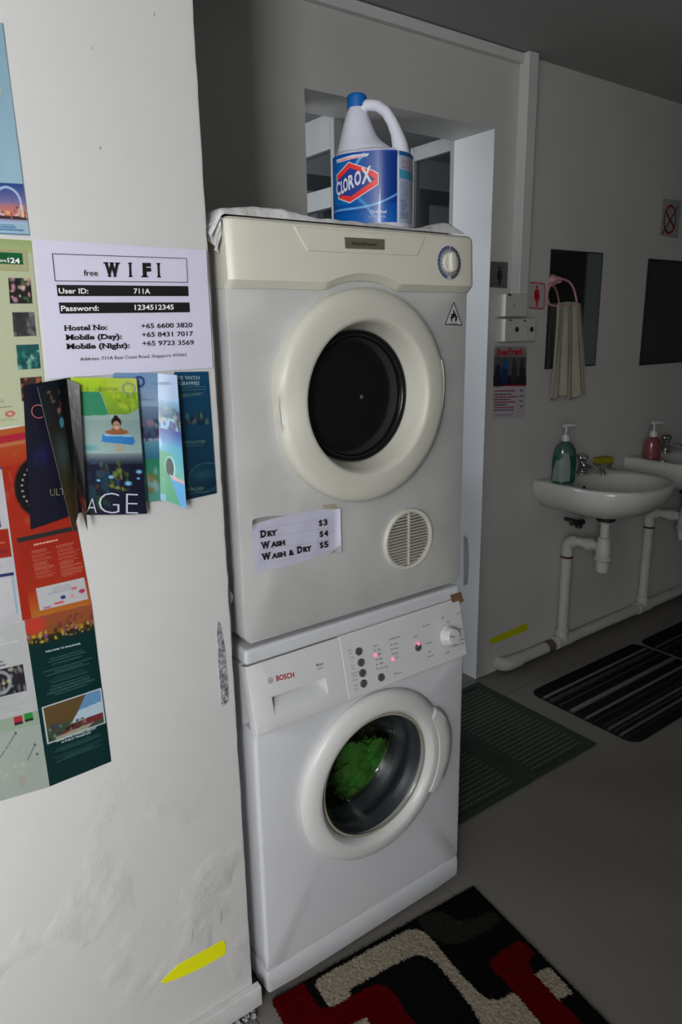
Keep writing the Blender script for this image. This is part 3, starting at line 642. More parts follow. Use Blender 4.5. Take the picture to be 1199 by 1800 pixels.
# pale board and paper scraps around the stack
tag(MB().box(-.0325, .035, .86, -.0185, .045, 1.60).build('gap_board', mat('pale_board', (.36, .37, .37), .6)), 'narrow pale board wedged between poster wall and dryer', 'board')
cv = Cv(14, 24, (165, 165, 172)); q = [hy(812, 940, .02), hy(819, 947, .035), hy(819, 1028, .035), hy(812, 1030, .02)]
G = quad_grid(cv, *q); G[..., 0] += .006+.005*np.sin(cv.v*3.14)*cv.u; G[..., 1] += 0
tag(grid_mesh('paper_scrap', cv, G, PAPER), 'white paper edge sticking out right of the dryer bottom', 'paper')
c = hy(403, 1050, .05)
mb = MB(); mb.lathe([(.004, -.012), (.009, -.004), (.010, .004), (.005, .012)], c, n=9, sx=.7); tag(mb.build('tissue_wad', mat('tissue', (.6, .6, .58), .9)), 'small white wad stuck in the gap beside the dryer', 'tissue')

# ------------------------------------------------------------------ bleach bottle
ang = R_(-50.5+6); U = np.array([math.cos(ang), math.sin(ang), 0]); Nn = np.array([U[1], -U[0], 0])   # U: handle side, Nn: label front
U = np.array([math.cos(R_(-58)), math.sin(R_(-58)), 0]); Nn = np.array([-math.sin(R_(58)), -math.cos(R_(58)), 0])
U = U/np.linalg.norm(U)
BZ = 1.6625; Q0 = hy(656, 398, .135); BC = np.array([Q0[0], Q0[1], BZ]); AA, BB = .0835, .070
hb = float(hy(629, 150, .12)[2]-BZ); K = hb/.30
def bsurf(t, z, o=0., a=AA, b=BB, cu=0.):
    e = .82; ct, st = math.cos(t), math.sin(t)
    x = (a+o)*math.copysign(abs(ct)**e, ct)+cu; y = (b+o)*math.copysign(abs(st)**e, st)
    return BC+U*x+Nn*y+np.array([0, 0, z])
MBW = mat('bottle_white', (.74, .75, .86), .3)
BO = empty('bleach_bottle', BC, 'white handled bleach jug with blue label and cap, standing on the dryer', 'bottle')
mb = MB(); prof = [(0, .070, .058, 0), (.003, .078, .066, 0), (.009, .0825, .0695, 0), (.012, AA-.001, BB-.001, 0), (.014, AA, BB, 0), (.145, AA, BB, 0), (.150, AA, BB, 0), (.158, .081, .068, -.001), (.168, .074, .063, -.005), (.174, .068, .058, -.008)]
rs = [[bsurf(2*math.pi*k/72, z*K, 0, a, b, cu) for k in range(72)] for z, a, b, cu in prof]; mb.rings(rs, True, True)
prof = [(.150, .076, .066, -.005), (.166, .070, .062, -.0095), (.178, .0625, .057, -.0155), (.19, .0525, .050, -.0225), (.202, .044, .044, -.0275), (.215, .038, .039, -.031), (.24, .029, .030, -.0335), (.258, .0235, .0235, -.0345), (.266, .0185, .0185, -.0345), (.276, .0165, .0165, -.0345), (.283, .0165, .0165, -.0345)]
mb.rings([[BC+U*(cu+a*math.cos(t))+Nn*b*math.sin(t)+np.array([0, 0, z*K+.0006*math.sin(z*900)]) for t in np.linspace(0, 2*math.pi, 49)[:-1]] for z, a, b, cu in prof])
hp = [(-.030, .264, .013), (-.010, .2745, .0115), (.012, .270, .0110), (.030, .255, .0110), (.0425, .234, .0115), (.0525, .210, .0130), (.0590, .188, .0160), (.0610, .168, .0195), (.0590, .150, .0215)]
pp = []
for i in range(len(hp)-1):
    for t in (0, .5): a, b = hp[i], hp[i+1]; pp.append([a[k]*(1-t)+b[k]*t for k in range(3)])
pp.append(hp[-1])
mb.tube([BC+U*a+np.array([0, 0, z*K]) for a, z, r in pp], [r for a, z, r in pp], 20); mb.build('body', MBW, BO, sharp=60)
mb = MB(); cc = BC-U*.0345; rs = []
for r, z in ((.0200, .271), (.0200, .292), (.0192, .296), (.0165, .2985), (.002, .2985)):
    rs.append([cc+np.array([math.cos(t)*r*(1+.025*(k % 2)*(r > .0195)), math.sin(t)*r*(1+.025*(k % 2)*(r > .0195)), z*K]) for k, t in enumerate(np.linspace(0, 2*math.pi, 73)[:-1])])
mb.rings(rs); mb.build('cap', mat('blue_cap', A(10, 84, 155, 1.5), .4), BO)
# label: front and right side, painted in surface coordinates found from where it shows
def binv(px, py, o=.0008):
    t, z = R_(75), (400-py)/840.*K
    for _ in range(14):
        q = proj(bsurf(t, z, o)); e1 = (proj(bsurf(t+1e-4, z, o))-q)/1e-4; e2 = (proj(bsurf(t, z+1e-4, o))-q)/1e-4
        J = np.array([e1, e2]).T; d = np.linalg.lstsq(J, np.array([px, py])-q, rcond=None)[0]; t += float(np.clip(d[0], -.3, .3)); z += float(np.clip(d[1], -.05, .05))
    return t, z
def bfn(o): return lambda px, py: bsurf(*binv(px, py, o), o)
tr_, ztop = binv(698.5, 264); _, zbot = binv(690, 390.5)
def lab(name, t0, t1, z0, z1, cv, o):
    P = np.zeros((cv.h, cv.w, 3))
    for j in range(cv.h):
        for i in range(cv.w): P[j, i] = bsurf(t0+(t1-t0)*i/(cv.w-1), z1+(z0-z1)*j/(cv.h-1), o)
    return grid_mesh(name, cv, P, GLOSSY, BO)
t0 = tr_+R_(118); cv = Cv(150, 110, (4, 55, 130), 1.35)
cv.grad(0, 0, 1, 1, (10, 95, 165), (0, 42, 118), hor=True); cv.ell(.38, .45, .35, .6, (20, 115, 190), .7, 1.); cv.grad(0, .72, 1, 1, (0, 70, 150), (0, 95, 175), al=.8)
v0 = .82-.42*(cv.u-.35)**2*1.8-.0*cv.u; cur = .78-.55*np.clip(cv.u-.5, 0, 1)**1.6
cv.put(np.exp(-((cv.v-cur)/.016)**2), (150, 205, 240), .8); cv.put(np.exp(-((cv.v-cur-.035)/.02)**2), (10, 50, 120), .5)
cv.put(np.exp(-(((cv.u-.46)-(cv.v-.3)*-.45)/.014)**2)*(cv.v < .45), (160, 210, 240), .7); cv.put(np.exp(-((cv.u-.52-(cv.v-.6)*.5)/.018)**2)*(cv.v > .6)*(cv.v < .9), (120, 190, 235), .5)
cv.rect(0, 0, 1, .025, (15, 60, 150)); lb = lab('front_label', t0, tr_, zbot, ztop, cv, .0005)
tb, zb_ = binv(704, 266), 0; t1 = binv(702, 330)[0]
cv = Cv(50, 90, (170, 180, 200), 1.12); cv.rect(0, 0, 1, .06, (30, 95, 150)).rect(0, .25, 1, .38, (70, 150, 185)); cv.lines(.08, .95, .08, .24, 6, (140, 60, 80), .5).lines(.05, .4, .42, .95, 16, (40, 60, 130), .6, seed=9).lines(.5, .95, .42, .95, 18, (150, 60, 70), .45, seed=4)
cv.rect(.05, .72, .95, .725, (40, 60, 110)); lab('side_label', t1, t1-R_(62), zbot, ztop, cv, .0005)
def px7(x, y): return (580+x/7.494, 180+y/7.494)
def lpoly(name, pts, m, o, sub=8):
    mb = MB(); f = bfn(o); Q = []
    for i in range(len(pts)):
        a, b = np.array(pts[i]), np.array(pts[(i+1) % len(pts)]); Q += [a+(b-a)*k/sub for k in range(sub)]
    bm = bmesh.new(); vs = [bm.verts.new((x, y, 0)) for x, y in Q]; bm.faces.new(vs); bmesh.ops.triangulate(bm, faces=bm.faces[:])
    for _ in range(2): bmesh.ops.subdivide_edges(bm, edges=[e for e in bm.edges if e.calc_length() > 6], cuts=1); bmesh.ops.triangulate(bm, faces=bm.faces[:])
    mb.add([f(v.co.x, v.co.y) for v in bm.verts], [tuple(v.index for v in fc.verts) for fc in (bm.verts.index_update(), bm.faces)[1]]); bm.free(); return mb.build(name, m, BO, fix=False)
MWI = mat('label_white', (.75, .77, .82), .4); MRD = mat('label_red', A(205, 45, 40, 1.6), .4); MNV = mat('label_navy', A(30, 50, 120, 1.6), .4)
hexo = [px7(*p) for p in ((84, 960), (245, 782), (560, 885), (642, 930), (642, 1082), (262, 1330), (110, 1275))]
hexr = [px7(*p) for p in ((92, 965), (248, 795), (556, 897), (632, 940), (632, 1074), (262, 1315), (122, 1262))]
hexn = [px7(*p) for p in ((97, 1040), (262, 862), (480, 935), (598, 1008), (280, 1238), (180, 1222), (100, 1240))]
lpoly('logo_outline', hexo, MWI, .0010); lpoly('logo_band', hexr, MRD, .0014); lpoly('logo_field', hexn, MNV, .0018)
mb = MB(); f = bfn(.0023)
for ch_, a, b, h in (('C', (88, 1228), (142, 1210), 175), ('L', (150, 1205), (188, 1180), 165), ('O', (178, 1178), (240, 1150), 168), ('R', (246, 1150), (322, 1106), 182), ('O', (326, 1104), (414, 1060), 180), ('X', (416, 1070), (552, 1035), 208)):
    text(mb, ch_, px7(*a), px7(*b), px7(a[0]-8, a[1]-h), fn=f, bold=.035)
mb.build('brand_lettering', MWI, BO, fix=False)
mb = MB(); f = bfn(.0015); text(mb, 'Original', px7(528, 1462), px7(745, 1455), px7(528, 1420), fn=f, bold=.01); text(mb, '121 OZ w 3.57L', px7(512, 1520), px7(740, 1515), px7(512, 1495), fn=f)
mb.build('lettering', MATS['label_white'], BO, fix=False, split=True)
bn = [px7(*p) for p in ((92, 800), (300, 745), (490, 712), (520, 670), (300, 690), (84, 758))]; lpoly('banner', bn, MWI, .0012, 4)
mb = MB(); f = bfn(.0016); text(mb, 'DISINFECTS & CLEANS', px7(140, 778), px7(385, 730), px7(140, 748), fn=f, bold=.02); mb.build('banner_lettering', MRD, BO, fix=False, split=True)
mb = MB(); text(mb, 'Kills', px7(95, 790), px7(132, 781), px7(95, 768), fn=f, bold=.01); text(mb, 'Bacteria', px7(400, 718), px7(485, 708), px7(400, 698), fn=f); mb.build('banner_lettering', MNV, BO, fix=False, split=True)

# ------------------------------------------------------------------ papers on the poster wall
def sheet(name, cv, c4, label, cat, off=.0008, wob=.0006, seed=0, m=None, group=None):
    q = [hy(x, y, Y0) for x, y in c4]; G = quad_grid(cv, *q, wob=wob, seed=seed); G[..., 1] -= off
    t = empty(name, G[cv.h//2, cv.w//2], label, cat, group); grid_mesh('sheet', cv, G, m or PAPER, t); return t
def r4(x, y): return (x/3., 400+y/3.)   # coordinates read off an enlargement of this part of the photograph
# wifi notice
cv = Cv(110, 90, (180, 178, 196), 1.5)
WF = sheet('wifi_notice', cv, [(59, 421), (361, 440), (373, 646), (84, 666)], 'white paper sheet with free WIFI details in large black letters', 'notice', .0026, .0009, 3)
PW = (0, Y0-.0042, 0); mb = MB(); kw = dict(P=PW, off=.0002)
text(mb, 'free', r4(441, 254), r4(516, 254), r4(440, 222), bold=.005, **kw)
box = [(275, 138), (983, 163), (990, 289), (290, 281)]
mx = MB()
for i in range(4): stroke_on(mx, r4(*box[i]), r4(*box[(i+1) % 4]), .0009, PW, off=.0002)
mx.build('ruled_box', INK, WF, fix=False)
for bar in (((297, 302), (991, 309), (994, 361), (304, 361)), ((309, 395), (998, 395), (1001, 446), (316, 454))):
    mx = MB(); poly_on(mx, [r4(*p) for p in bar], PW, off=.0002); mx.build('black_bar', INK, WF, fix=False)
for s1, s2, y0, y1, x0, x1, x2, x3 in (('Hostel No:', '+65 6600 3820', 543, 528, 336, 566, 744, 1014), ('Mobile (Day):', '+65 8431 7017', 592, 574, 344, 642, 748, 1018), ('Mobile (Night):', '+65 9723 3569', 640, 620, 348, 684, 750, 1022)):
    text(mb, s1, r4(x0, y0), r4(x1, y0-2-(x1-x0)*.012), r4(x0-2, y0-28), bold=.03, serif=True, **kw); text(mb, s2, r4(x2, y1+3), r4(x3, y1-3), r4(x2-1, y1-23), bold=.012, **kw)
text(mb, 'Address: 711A East Coast Road, Singapore 459065', r4(422, 702), r4(984, 678), r4(421, 684), **kw)
mx = MB()
for c_, xa, xb in (('W', 548, 634), ('I', 678, 698), ('F', 745, 798), ('I', 828, 848)): text(mx, c_, r4(xa, 253+(xa-540)*.014), r4(xb, 253+(xb-540)*.014), r4(xa-3, 184+(xa-540)*.014), P=PW, off=.0002, bold=.062, serif=True)
mx.build('title', INK, WF, fix=False); mb.build('lettering', INK, WF, fix=False, split=True)
mb = MB(); kw['off'] = .0006
text(mb, 'User ID:', r4(310, 347), r4(466, 348), r4(308, 318), bold=.02, **kw); text(mb, '711A', r4(705, 348), r4(792, 349), r4(704, 320), bold=.02, **kw)
text(mb, 'Password:', r4(322, 440), r4(521, 438), r4(320, 411), bold=.02, **kw); text(mb, '1234512345', r4(710, 434), r4(916, 432), r4(709, 406), bold=.02, **kw)
mb.build('white_lettering', WINK, WF, fix=False, split=True)
PL = (0, Y0-.0022, 0)
# sky-blue travel leaflet
cv = Cv(60, 230, (135, 165, 185), 1.12); cv.grad(0, 0, 1, 1, (125, 158, 176), (148, 178, 194))
cv.rect(0, .16, .70, .315, (190, 195, 150)).blotch(0, .17, .66, .31, [(110, 110, 60), (150, 140, 90)], 10, .06, .8).ell(.0, .50, .55, .03, (225, 230, 235), 1)
cv.grad(0, .745, 1, .845, (35, 65, 130), (120, 110, 150)).grad(0, .845, 1, .905, (150, 105, 125), (205, 120, 90)).ring(.50, .84, .36, .075, .10, (190, 205, 230), .8).rect(0, .905, 1, .925, (60, 45, 50)).blotch(0, .86, 1, .92, [(210, 130, 90), (90, 60, 60), (225, 170, 120)], 30, .04, .8, seed=4)
cv.grad(0, .925, 1, .945, (150, 140, 170), (150, 190, 215)).rect(.84, .85, .90, .91, (200, 190, 170)).lines(.1, .92, .948, .985, 3, (40, 80, 140), .8); cv.rect(.0, .992, 1., 1, (90, 120, 150))
cv.rect(.985, 0, 1, 1, (105, 125, 150))
sheet('travel_leaflet', cv, [(-62, 37), (4, 41), (52, 414), (-10, 411)], 'sky blue travel leaflet with night skyline photo, top left of wall', 'leaflet', .0012, .0006, 1, GLOSSY, 'leaflets on the poster wall')
# pale green tour list
cv = Cv(90, 200, (172, 178, 148), 1.12); cv.grad(0, 0, 1, .07, (140, 158, 100), (165, 172, 130)).rect(0, .055, .93, .165, (150, 150, 110)).rect(0, .06, .91, .16, (158, 160, 120)).rect(0, .07, .85, .13, (20, 88, 48))
pics = [(.60, .20, .94, .335), (.62, .38, .955, .51), (.645, .555, .97, .69), (.67, .735, .97, .865)]
pal = [[(200, 140, 160), (30, 30, 30), (190, 150, 130), (70, 100, 60), (210, 200, 190)], [(55, 52, 55), (40, 45, 40), (90, 85, 90), (110, 110, 110)], [(25, 80, 80), (60, 130, 120), (130, 170, 150), (20, 60, 60)], [(60, 40, 40), (150, 90, 60), (90, 90, 60), (30, 30, 30)]]
for i, (a, b, c_, d) in enumerate(pics): cv.rect(a, b, c_, d, pal[i][0 if i != 0 else 1]).blotch(a, b, c_, d, pal[i], 26, .05, .85, seed=i+11)
for v in (.40, .52, .56, .70, .73, .84): cv.lines(.02, .45, v, v+.028, 2, (110, 115, 95), .6, seed=int(v*100))
cv.ring(.5, .93, .05, .012, .5, (180, 80, 70), .8).lines(.0, .9, .885, .90, 1, (70, 80, 60), .7).lines(.0, .9, .95, .975, 2, (120, 125, 100), .5)
gl = sheet('tour_leaflet', cv, [(-62, 416), (54, 423), (84, 742), (-50, 757)], 'pale green tour price leaflet with four square photos, at left edge', 'leaflet', .0008, .0005, 2, GLOSSY, 'leaflets on the poster wall')
mb = MB(); text(mb, '24', r4(54, 186), r4(105, 189), r4(52, 158), PL, off=.0008, bold=.03); text(mb, 'S', r4(37, 182), r4(50, 183), r4(36, 160), PL, off=.0008, bold=.02); stroke_on(mb, r4(44, 186), r4(43, 156), .0005, PL, off=.0008); text(mb, 'save', r4(-8, 180), r4(32, 182), r4(-9, 162), PL, off=.0008, bold=.01); mb.build('lettering', WINK, gl, fix=False, split=True)
# orange transport map leaflet
cv = Cv(110, 240, (150, 36, 20), 1.12); cv.grad(0, 0, 1, .18, (160, 85, 35), (156, 48, 24)).rect(0, .03, .55, .065, (158, 30, 50)).rect(.05, .07, .5, .085, (165, 100, 70)).rect(.6, .03, 1., .07, (120, 112, 75))
cv.blotch(.1, .12, .9, .52, [(160, 80, 60), (140, 40, 22)], 26, .06, .5, seed=8)
cv.ring(.62, .32, .29, .122, .40, (14, 14, 17))
for k in range(26):
    t = 2*math.pi*k/26; cv.ell(.62+.285*math.cos(t), .32+.12*math.sin(t), .017, .006, (165, 165, 160), .9)
cv.ell(.62, .32, .2, .085, (140, 28, 16), .9).ell(.66, .31, .07, .03, (185, 180, 178)).ell(.66, .31, .05, .02, (150, 36, 22))
cv.rect(.14, .555, 1, .58, (40, 38, 38)); cv.grad(.14, .58, 1, .86, (140, 32, 18), (150, 42, 22)).grad(.14, .86, 1, 1, (156, 50, 24), (165, 100, 35))
cv.lines(.30, .62, .64, .80, 15, (180, 125, 110), .6, seed=2).lines(.66, .98, .64, .82, 17, (180, 125, 110), .6, seed=6).lines(.35, .95, .605, .62, 1, (225, 190, 175), .8)
cv.rect(.27, .845, .97, .97, (172, 173, 176)).lines(.4, .85, .86, .90, 3, (130, 130, 140), .5, True).ell(.62, .925, .04, .012, (40, 60, 120)).ell(.90, .915, .05, .012, (170, 40, 90)).ell(.55, .95, .08, .008, (190, 80, 90)).ell(.8, .89, .05, .008, (200, 90, 110)).ell(.38, .96, .06, .006, (150, 80, 120)).ell(.75, .93, .02, .012, (200, 130, 120))
sheet('transport_leaflet', cv, [(-25, 760), (100, 738), (160, 1061), (37, 1091)], 'orange transport leaflet with black road ring and white logo panel', 'leaflet', .0013, .0004, 5, GLOSSY, 'leaflets on the poster wall')
cv = Cv(60, 150, (172, 172, 177), 1.12); cv.grad(0, 0, 1, .02, (60, 80, 120), (60, 80, 120)).rect(0, .02, .62, .36, (176, 178, 183)).rect(0, .24, .66, .37, (28, 38, 78)).rect(0, .245, .66, .262, (160, 45, 50)).rect(0, .385, .93, .57, (145, 36, 20)).rect(0, .515, .75, .54, (120, 30, 35)).lines(0, .8, .43, .48, 3, (225, 170, 150), .6)
cv.lines(0, .8, .60, .64, 2, (120, 120, 125), .5).rect(0, .67, .9, .685, (30, 45, 90)).rect(.78, .685, .88, .94, (130, 160, 175)).rect(0, .70, .76, .94, (178, 178, 182))
for i in range(9): cv.rect(0, .70+.027*i, .76, .703+.027*i, (140, 150, 160))
sheet('notice_leaflet', cv, [(-42, 822), (2, 820), (39, 1091), (-2, 1100)], 'white leaflet strip with navy block and ruled list, left edge', 'leaflet', .0018, .0003, 6, GLOSSY, 'leaflets on the poster wall')
# teal welcome leaflet
def t4(x, y): return (x/4.867, 1060+y/4.867)
cv = Cv(130, 270, (3, 42, 42), 1.0); cv.grad(0, 0, 1, .115, (150, 75, 50), (125, 80, 30)).ell(.13, .045, .22, .06, (190, 55, 45), .9, .5).grad(0, .115, 1, .17, (50, 38, 20), (3, 42, 42))
cv.blotch(.0, .08, 1, .15, [(190, 150, 40), (150, 110, 40), (60, 30, 40), (120, 70, 130), (200, 170, 80)], 60, .035, .8, seed=21).blotch(.45, .03, 1, .09, [(110, 60, 40), (70, 40, 40), (160, 60, 80)], 30, .04, .6, seed=22)
for k, (a, b) in enumerate(((.25, .30), (.315, .355), (.365, .40), (.41, .48))): cv.lines(.14, .92, a, b, max(3, int((b-a)*70)), (90, 120, 120), .55, True, seed=k+30)
cv.rect(.06, .515, .985, .742, (180, 190, 195)).rect(.08, .523, .965, .734, (60, 75, 60))
cv.poly([(.08, 0.523), (.74, 0.523), (.52, 0.65), (.08, 0.65)], (92, 72, 42)).poly([(.74, 0.523), (.965, 0.523), (.965, 0.661), (.50, 0.655)], (95, 140, 180)).poly([(.60, 0.607), (.965, 0.596), (.965, 0.666), (.45, 0.672)], (170, 190, 205)).poly([(.4, 0.677), (.965, 0.666), (.965, 0.704), (.2, 0.734)], (110, 40, 48)).blotch(.1, 0.655, .7, 0.731, [(40, 70, 50), (30, 40, 35), (130, 140, 120), (90, 60, 50)], 50, .03, .8, seed=31).poly([(.2, 0.717), (.8, 0.706), (.7, 0.734), (.2, 0.734)], (150, 145, 125)).blotch(.12, 0.629, .3, 0.672, [(160, 170, 110), (50, 60, 90)], 10, .03, .8, seed=33)
for k, (a, b) in enumerate(((.785, .82), (.835, .875))): cv.lines(.12, .9, a, b, 4, (80, 112, 112), .55, True, seed=k+40)
TL = sheet('welcome_leaflet', cv, [(42, 1090), (160, 1061), (195, 1338), (87, 1382)], 'dark teal welcome leaflet with city night photo and airport picture', 'leaflet', .0010, .0007, 7, GLOSSY, 'leaflets on the poster wall')
mb = MB(); PT = (0, Y0-.0030, 0)
text(mb, 'WELCOME TO SINGAPORE', t4(388, 425), t4(688, 352), t4(385, 410), PT, bold=.02); text(mb, 'Getting in from CHANGI AIRPORT', t4(475, 1190), t4(826, 1072), t4(472, 1174), PT, bold=.015); text(mb, 'on PUBLIC TRANSPORT', t4(525, 1198), t4(780, 1112), t4(522, 1182), PT, bold=.015)
mb.build('lettering', mat('pale_teal_ink', A(165, 180, 182, 1.5), .5), TL, fix=False, split=True)
# white metro map leaflet
cv = Cv(100, 200, (168, 170, 171), 1.12); cv.lines(.1, .9, .06, .11, 3, (190, 200, 195), .6).rect(0, .04, .12, .05, (180, 60, 80))
cv.rect(.22, .235, .84, .39, (35, 32, 40)).blotch(.22, .235, .84, .39, [(130, 130, 140), (190, 180, 120), (50, 45, 60), (90, 95, 100)], 40, .05, .8, seed=50).ring(.38, .31, .18, .06, .2, (150, 160, 165), .8)
cv.lines(.2, .7, .19, .225, 2, (60, 60, 70), .7).lines(.25, .9, .40, .50, 6, (150, 150, 155), .55).rect(0, .52, 1, .60, (138, 155, 138)).rect(.52, .525, .68, .575, (160, 40, 50)).rect(.72, .518, .88, .568, (40, 130, 50)).rect(.52, .56, .68, .576, (40, 30, 40)).rect(.72, .553, .88, .569, (30, 40, 35))
cv.rect(0, .60, 1, 1, (150, 160, 152))
for (a, b, c_, d, cl) in ((.0, .80, .52, .62, (60, 60, 80)), (.66, .80, .84, .72, (70, 80, 80)), (.1, .70, .9, .72, (150, 160, 152)), (.2, .85, .8, .83, (150, 170, 150)), (.3, .66, .5, .74, (140, 150, 145)), (.5, .74, .66, .68, (130, 150, 140))):
    for k in range(60): t = k/59; cv.ell(a+(c_-a)*t, b+(d-b)*t, .008, .004, cl, .8)
for (u_, v_) in ((.52, .62), (.84, .72), (.86, .78)): cv.ell(u_, v_, .025, .009, (40, 90, 80))
cv.blotch(.0, .8, .6, .87, [(120, 180, 120), (220, 160, 140), (160, 200, 170)], 24, .03, .4, seed=61); cv.lines(.45, .62, .88, .95, 8, (160, 110, 100), .6, seed=77)
sheet('metro_map_leaflet', cv, [(-50, 1112), (43, 1092), (87, 1382), (-6, 1409)], 'white and grey-green metro map leaflet left of the teal leaflet', 'leaflet', .0014, .0006, 8, GLOSSY, 'leaflets on the poster wall')

# folded brochures standing off the wall
def flap(t, cv, pts, bulge=0., n=None):
    q = [hy(x, y, Y0-d) for x, y, d in pts]; G = quad_grid(cv, *q, bulge=bulge, n=n); return grid_mesh('panel', cv, G, GLOSSY, t)
BR = empty('brochure', hy(150, 790, Y0-.01), 'dark folded brochure with swimmer and water scene, fanned open', 'brochure', 'folded brochures under the wifi notice')
cv = Cv(60, 150, (14, 14, 30), 1.4); cv.ell(.3, .5, .3, .1, (25, 20, 70), .8, 1.); cv.grain(0, 0, 1, 1, 3); flap(BR, cv, [(40, 678, .004), (122, 664, .005), (150, 898, .006), (54, 931, .005)])
cv = Cv(50, 160, (22, 30, 34), 1.4); cv.grad(0, 0, 1, 1, (18, 24, 32), (60, 48, 22)).ell(.45, .5, .5, .2, (55, 85, 88), .7, 1.).blotch(.25, .05, .85, .3, [(120, 35, 40), (150, 100, 70), (30, 40, 50), (20, 30, 40)], 16, .09, .6, seed=2).ell(.58, .29, .10, .04, (70, 130, 150), .9).blotch(.5, .85, 1, 1, [(90, 45, 30), (40, 60, 40)], 12, .12, .6, seed=5).grad(.68, 0, 1, 1, (8, 9, 10), (14, 16, 12), True, .75).rect(0, 0, .02, 1, (140, 140, 138))
flap(BR, cv, [(65, 680, .034), (117, 665, .016), (141, 888, .018), (128, 934, .036)], .003)
cv = Cv(24, 150, (12, 13, 14), 1.4); cv.blotch(0, .05, 1, .3, [(90, 90, 100), (30, 30, 34)], 10, .25, .5, seed=3).blotch(0, .8, 1, 1, [(90, 35, 30), (60, 50, 30)], 14, .3, .7, seed=6)
flap(BR, cv, [(117, 665, .0155), (139.5, 676, .026), (154, 933, .030), (141, 888, .018)])
cv = Cv(110, 200, (150, 170, 170), 1.12); cv.grad(0, 0, 1, .26, (165, 195, 40), (110, 150, 50)).grad(.5, 0, 1, .1, (170, 195, 60), (200, 210, 130), True, .8).blotch(.0, .02, 1, .24, [(90, 130, 30), (150, 190, 40), (190, 200, 70)], 60, .05, .5, seed=12)
cv.poly([(0, .10), (.42, .10), (.52, .30), (.9, .24), (1, .21), (1, .56), (0, .56)], (140, 165, 162)).poly([(0, .10), (.40, .10), (.50, .26), (.1, .27), (0, .24)], (50, 130, 95)).grad(0, .30, 1, .56, (125, 150, 148), (165, 185, 188), al=.6).ell(.12, .50, .25, .035, (90, 150, 160), .9, .8)
cv.ell(.61, .385, .20, .022, (150, 92, 58)).ell(.61, .375, .10, .03, (140, 90, 60)).ell(.61, .315, .085, .042, (26, 22, 20)).ell(.61, .277, .035, .016, (26, 22, 20)).ell(.61, .338, .062, .036, (178, 138, 112)).ell(.585, .332, .012, .004, (40, 30, 28)).ell(.635, .332, .012, .004, (40, 30, 28)).ell(.61, .352, .026, .005, (215, 200, 190)).poly([(.38, .40), (.86, .41), (.90, .455), (.85, .48), (.35, .455)], (50, 125, 190)).poly([(.40, .40), (.86, .41), (.86, .42), (.42, .412)], (150, 190, 220)).ell(.63, .50, .10, .035, (165, 160, 140), .8)
cv.ring(.86, .075, .10, .038, .2, (120, 140, 150), .7); cv.grad(0, .54, 1, .62, (130, 145, 150), (35, 40, 62)).rect(0, .62, 1, 1, (24, 26, 46)).blotch(0, .58, .75, .85, [(80, 110, 40), (140, 150, 60), (40, 80, 110), (30, 40, 60), (90, 60, 30)], 60, .05, .7, seed=13).blotch(0, .65, .4, 1, [(30, 60, 90), (25, 70, 80)], 14, .09, .6, seed=14).blotch(.0, .85, .35, 1, [(40, 70, 30)], 8, .08, .6, seed=16)
for (u_, v_, r) in ((.92, .68, .07), (.72, .765, .08), (.45, .715, .06), (.9, .73, .04), (.25, .74, .04)): cv.ell(u_, v_, r, r*.28, (120, 190, 225), .95, .5)
p3 = [(124, 663.5, .014), (240, 665, .014), (258, 903, .018), (150, 905, .016)]
flap(BR, cv, p3, .004); cv2 = Cv(6, 60, (12, 12, 14)); flap(BR, cv2, [(240, 665, .0142), (242.5, 667, .010), (260.5, 901, .013), (258, 903, .0182)])
PB = hy(200, 800, Y0-.0236); mb = MB()
text(mb, 'GE', r4(520, 1508), r4(728, 1512), r4(520, 1386), PB, off=0., bold=-.022, serif=True); text(mb, 'A', r4(455, 1505), r4(510, 1506), r4(460, 1420), PB, off=0., bold=-.012); mb.build('silver_title', mat('silver_ink', A(175, 180, 195, 1.3), .4), BR, fix=False, split=True)
mb = MB(); text(mb, 'ADVENTURE', r4(498, 862), r4(620, 862), r4(498, 844), PB, off=0.); mb.build('lettering', mat('olive_ink', A(110, 125, 70, 1.3), .4), BR, fix=False, split=True)
mb = MB(); PB1 = hy(90, 800, Y0-.0062); text(mb, 'C', r4(166, 1008), r4(225, 1008), r4(160, 925), PB1, off=.0008, bold=-.02); mb.build('title_letter', mat('rose_ink', A(150, 85, 80, 1.3), .4), BR, fix=False)
mb = MB(); text(mb, 'ULTI', r4(265, 1415), r4(350, 1408), r4(262, 1375), PB1, off=.0008, bold=-.005); mb.build('lettering', mat('bronze_ink', A(110, 105, 80, 1.3), .4), BR, fix=False, split=True)
B2 = empty('brochure', hy(300, 770, Y0-.01), 'blue folded brochure with half-open middle panel, right of the dark one', 'brochure', 'folded brochures under the wifi notice')
def s6(x, y): return (160+x/4.996, 640+y/4.996)
cv = Cv(60, 150, (125, 150, 190), 1.12); cv.grad(0, 0, 1, .35, (110, 145, 185), (150, 165, 185)).lines(.15, 1, .165, .215, 3, (70, 85, 120), .7).grad(0, .25, 1, .5, (110, 130, 160), (55, 70, 95)).blotch(.3, .35, 1, .52, [(60, 50, 70), (150, 100, 110), (130, 140, 150), (40, 50, 80)], 30, .08, .8, seed=41).grad(0, .52, 1, .66, (90, 140, 160), (50, 100, 130)).grad(0, .66, 1, 1, (40, 120, 90), (80, 140, 130)).blotch(.2, .7, 1, .95, [(140, 90, 40), (110, 160, 150), (50, 130, 70), (120, 170, 190)], 20, .14, .7, seed=42).ring(.58, .065, .10, .035, .3, (35, 50, 110), .9)
flap(B2, cv, [(198, 655, .003), (277, 656, .004), (283, 880, .006), (214, 888, .005)])
